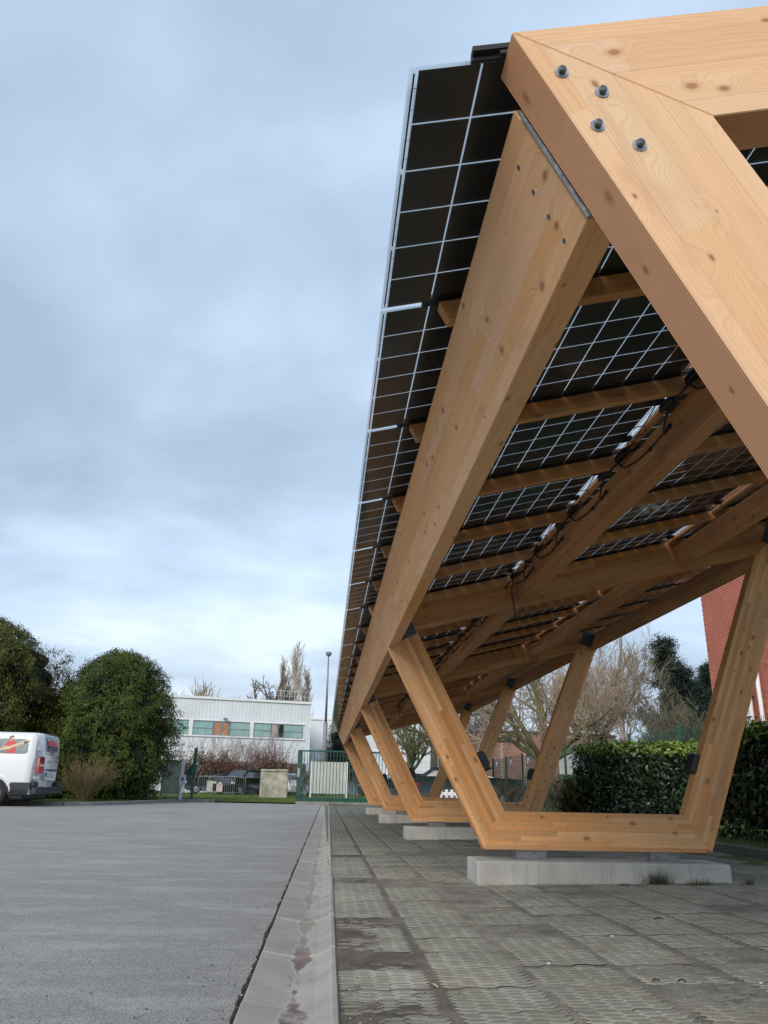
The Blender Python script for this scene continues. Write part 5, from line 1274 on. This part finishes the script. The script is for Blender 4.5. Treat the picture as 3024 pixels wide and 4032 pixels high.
# stained slab
M_STAIN = basic('stained_concrete', (.50, .49, .42), .85, 0, .3, 3, .5, 40, (.26, .26, .20), .3, fine=.25)
a, c = at(561, 1700, 45.5), at(621, 1700, 45.5); zt_ = at(590, 1663, 45.5).z
o = thing('concrete_slab', 'upright stained concrete slab with moss marks, standing on the lawn', 'slab', (a.x, 45.5, 0)); Mq = Matrix.Translation((a.x, 45.5, .03)) @ Matrix.Rotation(-.06, 4, 'Z')
G().box((0, 0, 0), (c.x-a.x, .22, zt_), ch=.03).build('slab_body', [M_STAIN], o, Mq)
G().box((.02, -.06, zt_-.10), (c.x-a.x-.02, -.001, zt_-.04), ch=.01).build('top_lip', [M_STAIN], o, Mq)
# pallet
t = thing('pallet', 'whitish upright pallet seen low between the legs of the frames', 'pallet', (3.6, 30, 0)); a, c = at(945, 1700, 27), at(985, 1700, 27)
x0, x1 = a.x-.1, c.x+.35
for i in range(6): x = x0+(x1-x0)*i/6; G().box((x, 27, .13), (x+.09, 27.03, .68)).build('slat', [M_WTRIM], t)
G().box((x0, 27.031, .14), (x1, 27.10, .23)).build('rail', [M_WTRIM], t); G().box((x0, 27.031, .50), (x1, 27.10, .6)).build('rail', [M_WTRIM], t)

# ------------------------------------------------------------------ vehicles
M_CARD = basic('dark_car_paint', (.012, .014, .018), .25, 0, .1, 2, coat=.6); M_CARW = basic('white_car_paint', (.62, .65, .68), .3, 0, .05, 2, coat=.5); M_CARB = basic('slate_car_paint', (.05, .07, .09), .25, 0, .1, 2, coat=.6)
M_TYRE = basic('tyre', (.02, .02, .021), .8, 0, .3, 30); M_RIM = basic('rim', (.42, .44, .46), .35, .6, .15, 30)
M_RED = basic('red_lens', (.42, .008, .012), .12, 0, .35, 14, spec=.8, coat=.6); M_LAMPW = basic('clear_lens', (.6, .62, .62), .15, 0, .2, 30)
def wheel(t, M, x, y, r, wd, side, holes=True):
    Mw = M @ Matrix.Translation((x, y, r)); pr_ = [(r*.62, -wd/2), (r*.9, -wd/2), (r, -wd*.36), (r, wd*.36), (r*.9, wd/2), (r*.62, wd/2)]
    n_ = 28; V = []; F = []
    for k in range(n_):
        a = 2*math.pi*k/n_
        for q, w_ in pr_: V.append((q*math.cos(a), w_, q*math.sin(a)))
    m_ = len(pr_)
    for k in range(n_):
        for i in range(m_-1): F.append((k*m_+i, k*m_+i+1, ((k+1) % n_)*m_+i+1, ((k+1) % n_)*m_+i))
    wo_ = obj('wheel', mesh_np('wheel', V, F, [M_TYRE], None, True), t, Mw)
    s = side; g = G(); n2 = 24; rr_ = [r*.64, r*.60, r*.50, r*.20, r*.17, 0.001]; yy_ = [wd*.42, wd*.46, wd*.36, wd*.40, wd*.46, wd*.46]; V = []; F = []
    for q, y_ in zip(rr_, yy_):
        for k in range(n2): V.append((q*math.cos(2*math.pi*k/n2), s*y_, q*math.sin(2*math.pi*k/n2)))
    for i in range(len(rr_)-1):
        for k in range(n2): F.append((i*n2+k, i*n2+(k+1) % n2, (i+1)*n2+(k+1) % n2, (i+1)*n2+k))
    obj('rim', mesh_np('rim', V, F, [M_RIM], None, False), wo_, Mw)
    if holes:
        g = G()
        for k in range(12):
            a = 2*math.pi*k/12; c0 = Vector((math.cos(a)*r*.40, s*(wd*.40), math.sin(a)*r*.40)); g.tube([c0, c0+Vector((0, s*.012, 0))], .022, 8)
        tag(obj('rim_hole', g.mesh('rim_hole', [M_BLACK]), wo_, Mw), kind='stuff')
def car(x, y, a, label, paint, suv=True, grp=None):
    M = Matrix.Translation((x, y, .05)) @ Matrix.Rotation(a, 4, 'Z'); t = bpy.data.objects.new('parked_car', None); link(t, None, M); tag(t, label, 'car', 'cars parked before the white building')
    H = 1.62 if suv else 1.45
    prof_ = [(-2.1, .35), (-2.15, .75), (-2.0, 1.0), (-1.0, 1.06), (2.0, 1.08), (2.12, .95), (2.15, .4), (1.75, .25), (-1.75, .25)]
    st = []; 
    def loft(pr, ws, nm, m_):
        g = G(); n_ = len(pr); V = []
        for s in (-1, 1):
            for (px_, pz__), w_ in zip(pr, ws): V.append((px_, s*w_, pz__))
        F = [tuple(range(n_)), tuple(range(2*n_-1, n_-1, -1))]+[(i+n_, i, (i+1) % n_, (i+1) % n_+n_) for i in range(n_)]
        g.add(V, F); return g.build(nm, [m_], t, M, bevel=.05, seg=2, smooth=True)
    loft(prof_, [.82, .84, .86, .87, .87, .85, .82, .8, .8], 'body', paint)
    loft([(-1.0, 1.05), (-.25, H-.05), (.3, H), (1.5, H-.03), (2.0, 1.06)], [.80, .62, .62, .62, .78], 'roof', paint)
    for s in (-1, 1):
        g = G(); P_ = [(-.80, 1.10), (-.18, H-.11), (.55, H-.09), (.55, 1.10)]; Q_ = [(.62, 1.10), (.62, H-.09), (1.42, H-.11), (1.78, 1.10)]
        for pl in (P_, Q_):
            V = [(px_, s*(.815-(zz_-1.06)*.36), zz_) for px_, zz_ in pl]+[(px_, s*(.76-(zz_-1.06)*.36), zz_) for px_, zz_ in pl]
            F = [(0, 1, 2, 3), (7, 6, 5, 4)]+[(i, i+4, (i+1) % 4+4, (i+1) % 4) for i in range(4)]; G().add(V, F).build('side_window', [M_DGL], t, M)
    g = G().add([(-.94, -.66, 1.11), (-.94, .66, 1.11), (-.30, .54, H-.08), (-.30, -.54, H-.08)], [(0, 1, 2, 3)]); g.v = [(v[0]-.03, v[1], v[2]+.02) for v in g.v]; g.build('windscreen', [M_DGL], t, M)
    g = G().add([(1.99, -.64, 1.12), (1.99, .64, 1.12), (1.60, .54, H-.1), (1.60, -.54, H-.1)], [(3, 2, 1, 0)]); g.v = [(v[0]+.03, v[1], v[2]+.02) for v in g.v]; g.build('rear_window', [M_DGL], t, M)
    for s in (-1, 1): G().box((-2.14, s*.72-.16, .68), (-2.02, s*.72+.13, .84), ch=.03).build('headlight', [M_LAMPW], t, M); G().box((2.02, s*.72-.12, .72), (2.15, s*.72+.12, .95), ch=.03).build('tail_light', [M_RED], t, M)
    for x_ in (-1.35, 1.35):
        for s in (-1, 1): wheel(t, M, x_, s*.76, .33, .22, s, False)
    if suv: 
        for s in (-1, 1): G().bar((-.1, s*.58, H+.04), (1.5, s*.58, H+.04), .03).bar((-.05, s*.58, H-.02), (-.05, s*.58, H+.04), .03).bar((1.45, s*.58, H-.03), (1.45, s*.58, H+.04), .03).build('roof_rail', [M_WASH], t, M)
d = at(520, 1700, 57.5); car(d.x, 57.5, R(62), 'dark parked car with roof rails between the barriers and the concrete slab', M_CARD)
d = at(634, 1700, 56); car(d.x, 56, R(80), 'white parked car glimpsed between the concrete slab and the gate', M_CARW, False)
d = at(341, 1700, 56); car(d.x-.6, 56, R(10), 'white parked car at the right edge of the evergreen', M_CARW, False)
d = at(448, 1700, 58); car(d.x+.3, 60, R(8), 'slate car mostly hidden behind the crowd barriers', M_CARB, False)
d = at(1068, 1700, 33); car(d.x-1.0, 33, R(170), 'slate coloured car nose visible inside the nearest frame, below the brick hall', M_CARB, False)
d = at(893, 1700, 47); car(d.x-.9, 47, R(20), 'car with a red rear seen low between the legs', M_CARB, False)
# ------------------------------------------------------------------ the white van (nose to the left)
M_VAN = basic('van_paint', (.78, .80, .82), .22, 0, .03, .8, coat=.7); M_VBLK = basic('bumper_plastic', (.030, .036, .044), .6, 0, .25, 8)
M_VGL = basic('window_print_grey', (.20, .25, .27), .12, 0, .35, 5, col2=(.11, .145, .16), spec=.7, coat=.6)
M_SHIRT = basic('red_print', (.58, .035, .055), .4, 0, .2, 12); M_SKIN = basic('skin_print', (.55, .33, .26), .4); M_HAIR = basic('hair_print', (.05, .03, .025), .4)
M_PLANK = basic('plank_print', (.62, .50, .33), .4, 0, .1, 8); M_NAVY = basic('navy_print', (.02, .028, .045), .4)
M_INK = basic('ink_print', (.10, .11, .13), .5); M_SEAM = basic('panel_seam', (.06, .065, .07), .7); M_PLATE = basic('plate', (.50, .55, .60), .4); M_EUB = basic('plate_blue', (.03, .10, .30), .4)
rearx, neary = -7.93, 22.95
MV = Matrix.Translation((rearx, neary, 0)) @ Matrix.Rotation(R(180-3.2), 4, 'Z')   # local x forward (to the left in the picture), y toward the viewer is +y
# local: x = 0 rear ... 4.95 nose; y = 0 near side ... -1.9 far side
t = bpy.data.objects.new('white_van', None); link(t, None, MV); tag(t, 'white passenger van at the left edge, its tail towards the camera, black bumper', 'van')
Hh = 1.97; HW = .95
def vprof(zt, ww, zb=.30):
    """half section (y out from centre, z) from sill to roof middle"""
    return [(ww*.93, zb), (ww*.985, zb+.12), (ww, zb+.40), (ww*.995, zb+.72), (ww*.955, zb+(zt-zb)*.62), (ww*.905, zb+(zt-zb)*.88), (ww*.865, zb+(zt-zb)*.945), (ww*.72, zt-.022), (ww*.40, zt), (0, zt+.004)]
def station(x, zt, ww, zb=.30, xoff=None):
    h = vprof(zt, ww, zb); full = [(y, z) for y, z in h]+[(-y, z) for y, z in h[-2::-1]]
    return [(x if xoff is None else x+xoff(y, z, ww), y-HW, z) for y, z in full]
def rearcurve(y, z, ww): return .10*(abs(y)/ww)**6+.12*max(0, (z-1.30)/.67)**1.6+.02*max(0, (1-z))**2
ST = []
ST.append(station(0, Hh-.10, HW*.93, .36, lambda y, z, w_: rearcurve(y, z, w_)))
ST.append(station(.05, Hh-.04, HW*.985, .31, lambda y, z, w_: rearcurve(y, z, w_)*.6))
for x, zt, ww in ((.30, Hh-.005, HW), (1.0, Hh, HW), (2.4, Hh, HW), (3.2, Hh-.02, HW*.995), (3.7, 1.66, HW*.98), (4.15, 1.22, HW*.95), (4.6, 1.08, HW*.90), (4.88, .85, HW*.78), (4.95, .62, HW*.70)): ST.append(station(x, zt, ww))
n_ = len(ST[0]); V = [p for s in ST for p in s]; F = []
for i in range(len(ST)-1):
    for k in range(n_-1): F.append((i*n_+k, i*n_+k+1, (i+1)*n_+k+1, (i+1)*n_+k))
F.append(tuple(range(n_-1, -1, -1))); F.append(tuple((len(ST)-1)*n_+k for k in range(n_)))
for i in range(len(ST)-1): F.append((i*n_+n_-1, i*n_, (i+1)*n_, (i+1)*n_+n_-1))
bodyo = obj('body', mesh_np('body', V, F, [M_VAN], None, True), t, MV)
me = bodyo.data
# side surface y at height z on the near side (local y about 0)
def sy(z):
    h = vprof(Hh, HW); 
    for (y0, z0), (y1, z1) in zip(h[:-1], h[1:]):
        if z0 <= z <= z1: return y0+(y1-y0)*(z-z0)/(z1-z0)-HW
    return 0
def side_patch(name, poly, mat, off=.004, parent=None, nz=8):
    """poly in (x,z), lies on the near side, built as strips following its curve"""
    zs = [p[1] for p in poly]; z0, z1 = min(zs), max(zs); V = []; F = []; rows = []
    def cut(z):
        xs = []
        for i in range(len(poly)):
            (xa, za), (xb, zb) = poly[i], poly[(i+1) % len(poly)]
            if (za-z)*(zb-z) <= 0 and abs(za-zb) > 1e-9: xs.append(xa+(xb-xa)*(z-za)/(zb-za))
        return (min(xs), max(xs)) if xs else None
    for i in range(nz+1):
        z = z0+(z1-z0)*min(max(i/nz, .002), .998); c_ = cut(z)
        if c_: rows.append((z, *c_))
    for z, a, b_ in rows: V += [(a, sy(z)+off, z), (b_, sy(z)+off, z)]
    for i in range(len(rows)-1): F.append((2*i, 2*i+1, 2*i+3, 2*i+2))
    m0 = len(V); V += [(v[0], v[1]-off*.9, v[2]) for v in V]; F += [tuple(m0+q for q in f[::-1]) for f in F]
    per = [2*i for i in range(len(rows))]+[2*i+1 for i in range(len(rows)-1, -1, -1)]
    for i in range(len(per)): a, b_ = per[i], per[(i+1) % len(per)]; F.append((a, b_, b_+m0, a+m0))
    return obj(name, mesh_np(name, V, F, [mat]), parent or t, MV)
def rnd_poly(x0, x1, z0, z1, r): 
    out = []
    for cx, cz, a0 in ((x1-r, z1-r, 0), (x0+r, z1-r, 90), (x0+r, z0+r, 180), (x1-r, z0+r, 270)):
        for q in range(5): a = R(a0+q*22.5); out.append((cx+r*math.cos(a), cz+r*math.sin(a)))
    return out
win = [(.30, 1.42), (.31, 1.62), (.36, 1.73), (.48, 1.80), (.70, 1.85), (.95, 1.862), (1.65, 1.862), (1.65, 1.375), (.40, 1.375), (.325, 1.39)]
wo_ = side_patch('rear_side_window', win, M_VGL, .022, nz=60)
side_patch('middle_side_window', rnd_poly(1.75, 2.75, 1.375, 1.80, .05), M_VGL, .022, nz=60); side_patch('cab_side_window', [(2.85, 1.375), (2.85, 1.80), (3.15, 1.80), (3.7, 1.375)], M_DGL, .014, nz=30)
# printed figure on the rear side window
def pr2(name, poly, mat, off): return side_patch(name, poly, mat, off+.017, parent=wo_, nz=26)
def img(a, c):      # survey crop pixel on the near side of the van -> local (x,z)
    u, v = a*280/1659, 2860+c*340/2014; d = RX*((u-1512)/CF) - UP*((v-2016)/CF) + FW
    I = MV.inverted(); o = I @ Vector((0, 0, H0)); dd_ = (I.to_3x3() @ d); k = (-.03-o.y)/dd_.y; p = o+dd_*k; return (p.x, p.z)
pr2('printed_torso', [img(*q) for q in ((140, 622), (165, 520), (150, 470), (95, 440), (150, 370), (215, 330), (300, 325), (370, 355), (380, 400), (340, 470), (350, 540), (352, 622))], M_SHIRT, .009)
pr2('printed_head', [img(*q) for q in ((225, 320), (228, 250), (260, 225), (300, 230), (318, 260), (312, 300), (285, 325), (255, 335))], M_SKIN, .0105)
pr2('printed_hair', [img(*q) for q in ((208, 300), (208, 240), (240, 212), (290, 208), (320, 222), (318, 245), (262, 248), (236, 280), (232, 305))], M_HAIR, .0125)
pr2('printed_arm', [img(*q) for q in ((20, 520), (20, 485), (60, 440), (105, 445), (100, 470), (230, 455), (285, 480), (285, 505), (200, 535), (60, 540))], M_SKIN, .0105)
pr2('printed_hand', [img(*q) for q in ((362, 470), (430, 455), (545, 425), (545, 440), (470, 470), (372, 492))], M_SKIN, .0105)
pr2('printed_plank', [img(*q) for q in ((0, 570), (5, 520), (250, 450), (550, 340), (560, 400), (300, 485), (240, 500), (85, 545))], M_PLANK, .0125)
pr2('printed_plank', [img(*q) for q in ((628, 308), (680, 296), (690, 345), (640, 372))], M_PLANK, .0145)
pr2('printed_band', [img(*q) for q in ((548, 345), (628, 318), (642, 375), (562, 405))], M_NAVY, .0145)
pr2('printed_mark', [img(*q) for q in ((568, 325), (605, 316), (610, 345), (574, 355))], M_PAPER, .0165)
# seams, cladding, arch
side_patch('door_seam', [(.285, .62), (.292, .62), (.19, 1.60), (.24, 1.93), (.232, 1.93), (.178, 1.60)], M_SEAM, .0015, nz=16) if False else None
side_patch('lower_cladding', [(.14, .30), (.04, .62), (.58, .62), (.67, .52), (.70, .34), (.60, .30)], M_VBLK, .022, nz=6)
for cx in (1.03, 3.98):
    g = G(); P0 = []; n2 = 16
    for k in range(n2+1): a = math.pi*k/n2; P0.append((cx+.385*math.cos(a), .34+.385*math.sin(a)))
    V = []; 
    for x, z in P0: V += [(x, sy(max(.31, z))+.010, z), (x, -.30, z)]
    V.append((cx, .0, .2)); g.add(V[:-1], [(2*i, 2*i+2, 2*i+3, 2*i+1) for i in range(n2)])
    side_patch('wheel_arch', P0+[(cx-.385, .302), (cx+.385, .302)], M_BLACK, .008, nz=14)
    # soft flare above the arch
    g = G(); pts = [Vector((cx+.43*math.cos(a), sy(max(.31, .36+.43*math.sin(a)))+.004, .36+.43*math.sin(a))) for a in np.linspace(.05, math.pi-.05, 18)]
    g.tube(pts, .028, 8); g.build('arch_flare', [M_VAN], t, MV, smooth=True)
    wheel(t, MV, cx, -.10, .335, .21, 1)
    wheel(t, MV, cx, -1.80, .335, .21, -1)
G().box((.25, -1.75, .16), (4.6, -.15, .36), ch=.05).build('underside', [M_BLACK], t, MV)
side_patch('sill', [(1.48, .26), (1.48, .36), (3.52, .36), (3.52, .26)], M_VBLK, .012, nz=2) if False else None
# rear: doors, window, lights, bumper.  rear surface x at (y,z)
def rx(y, z): return rearcurve(y+HW, z, HW*.93)
def rear_patch(name, poly, mat, off=.005, parent=None):
    """poly in (y from near side going away: 0..-1.9, z)"""
    V = [(rx(y, z)-off, y, z) for y, z in poly]; m0 = len(V); V += [(v[0]+off*.8, v[1], v[2]) for v in V]; n3 = len(poly)
    F = [tuple(range(n3)), tuple(range(2*n3-1, n3-1, -1))]+[(i, i+n3, (i+1) % n3+n3, (i+1) % n3) for i in range(n3)]
    return obj(name, mesh_np(name, V, F, [mat]), parent or t, MV)
def rimg(a, c):     # survey crop pixel on the rear plane -> local (y,z)
    u, v = a*280/1659, 2860+c*340/2014; d = RX*((u-1512)/CF) - UP*((v-2016)/CF) + FW
    I = MV.inverted(); o = I @ Vector((0, 0, H0)); dd_ = (I.to_3x3() @ d); k = (.02-o.x)/dd_.x; p = o+dd_*k; return (max(-1.86, min(-.03, p.y)), p.z)
def rp(name, pts, mat, off=.006): return rear_patch(name, [rimg(*q) for q in pts], mat, off)
rp('rear_door_window', ((1145, 240), (1325, 265), (1345, 300), (1345, 615), (1150, 585)), M_VGL, .010)
rp('printed_group', ((1150, 350), (1250, 320), (1335, 390), (1338, 490), (1150, 460)), M_SHIRT, .013)
rp('printed_group', ((1150, 462), (1338, 492), (1338, 605), (1150, 575)), M_NAVY, .013)
rp('printed_strip', ((1190, 625), (1330, 640), (1325, 655), (1190, 640)), M_SHIRT, .010)
for i, (a, c, d_, e) in enumerate(((1385, 320, 1505, 345), (1395, 395, 1510, 430), (1395, 465, 1505, 485), (1405, 520, 1500, 545))):
    for q in range(2): rp('printed_line', ((a, c+q*13), (d_, c+16+q*13), (d_, c+22+q*13), (a, c+7+q*13)), M_SHIRT if i == 2 else M_INK, .009)
rp('brake_light', ((1262, 170), (1345, 178), (1345, 198), (1262, 190)), M_RED, .014)
g = G()
side_patch('tail_light_side', [img(*q) for q in ((893, 705), (940, 700), (905, 1105), (826, 1100))] , M_RED, .012, nz=8)
rp('tail_light', ((915, 700), (1020, 715), (975, 1105), (880, 1100)), M_RED, .022)
rp('lamp_clear_band', ((885, 872), (1005, 880), (998, 945), (872, 930)), M_LAMPW, .028)
rp('lock_plate', ((1350, 700), (1420, 705), (1412, 755), (1358, 750)), M_BLACK, .03)
rp('door_handle', ((1250, 822), (1338, 826), (1325, 850), (1265, 848)), M_BLACK, .03)
rp('badge', ((1275, 800), (1298, 785), (1318, 802), (1298, 790)), M_INK, .01)
rp('plate_lamps', ((1045, 995), (1300, 1010), (1290, 1050), (1050, 1030)), M_SEAM, .012)
rp('plate_recess', ((1010, 1060), (1300, 1080), (1270, 1265), (1005, 1240)), M_VAN, .004)
rp('number_plate', ((1030, 1075), (1232, 1100), (1222, 1198), (1022, 1180)), M_PLATE, .014)
rp('plate_blue_end', ((1030, 1075), (1060, 1079), (1050, 1183), (1022, 1180)), M_EUB, .017)
rp('hinge', ((925, 500), (995, 500), (990, 560), (920, 555)), M_VAN, .03); rp('hinge_gap', ((925, 550), (995, 552), (995, 560), (925, 558)), M_SEAM, .032)
rp('hinge', ((808, 1165), (895, 1165), (890, 1240), (805, 1240)), M_VAN, .03); rp('hinge_gap', ((808, 1238), (885, 1240), (880, 1250), (808, 1246)), M_SEAM, .032)
def seamline(pts, w_=.010):
    g = G(); P_ = [rimg(*q) for q in pts]
    for (y0, z0), (y1, z1) in zip(P_[:-1], P_[1:]): g.bar((rx(y0, z0)-.001, y0, z0), (rx(y1, z1)-.001, y1, z1), w_, .004, up=(1, 0, 0))
    g.build('door_gap', [M_SEAM], t, MV)
seamline(((1125, 205), (1060, 640))); seamline(((1365, 215), (1375, 640), (1345, 1280), (1300, 1440)), .012); seamline(((1000, 140), (955, 300), (920, 500), (890, 700))); seamline(((826, 1105), (800, 1300), (785, 1500)))
seamline(((1125, 195), (1400, 230), (1510, 290))); seamline(((1060, 640), (1360, 690)), .007)
G().box((-.14, -1.87, .30), (.05, -.03, .50), ch=.035).build('rear_bumper', [M_VBLK], t, MV, bevel=.01)
G().box((-.16, -1.70, .455), (.02, -.40, .515), ch=.015).build('bumper_step', [M_VBLK], t, MV)
G().box((-.06, -.30, .50), (.10, -.02, .655), ch=.04).build('bumper_corner', [M_VBLK], t, MV); G().box((-.06, -1.88, .50), (.10, -1.62, .68), ch=.04).build('bumper_corner', [M_VBLK], t, MV)
tcu = bpy.data.curves.new('lettering', 'FONT'); tcu.body = 'EXPERT'; tcu.size = .072; tcu.extrude = .001; tcu.space_character = 1.1
to = bpy.data.objects.new('tmp', tcu); COL.objects.link(to); dg = bpy.context.evaluated_depsgraph_get(); tm = bpy.data.meshes.new_from_object(to.evaluated_get(dg)); bpy.data.objects.remove(to)
tm.materials.clear(); tm.materials.append(M_INK)
y0, z0 = rimg(1085, 850); ML = MV @ Matrix(((0, 0, -1, rx(y0, z0)-.006), (-1, 0, 0, y0), (0, 1, 0, z0), (0, 0, 0, 1))); obj('lettering', tm, t, ML)
# windscreen and front details (out of the picture)
g = G().add([(3.22, -.12, 1.90), (3.22, -1.78, 1.90), (4.12, -1.83, 1.25), (4.12, -.07, 1.25)], [(0, 1, 2, 3)]); g.v = [(v[0]+.02, v[1], v[2]+.02) for v in g.v]; g.build('windscreen', [M_DGL], t, MV)
for y in (-.22, -1.68): G().box((4.72, y-.14, .72), (4.93, y+.14, .90), ch=.04).build('headlight', [M_LAMPW], t, MV)
G().box((4.80, -1.75, .30), (5.0, -.15, .55), ch=.05).build('front_bumper', [M_VBLK], t, MV)
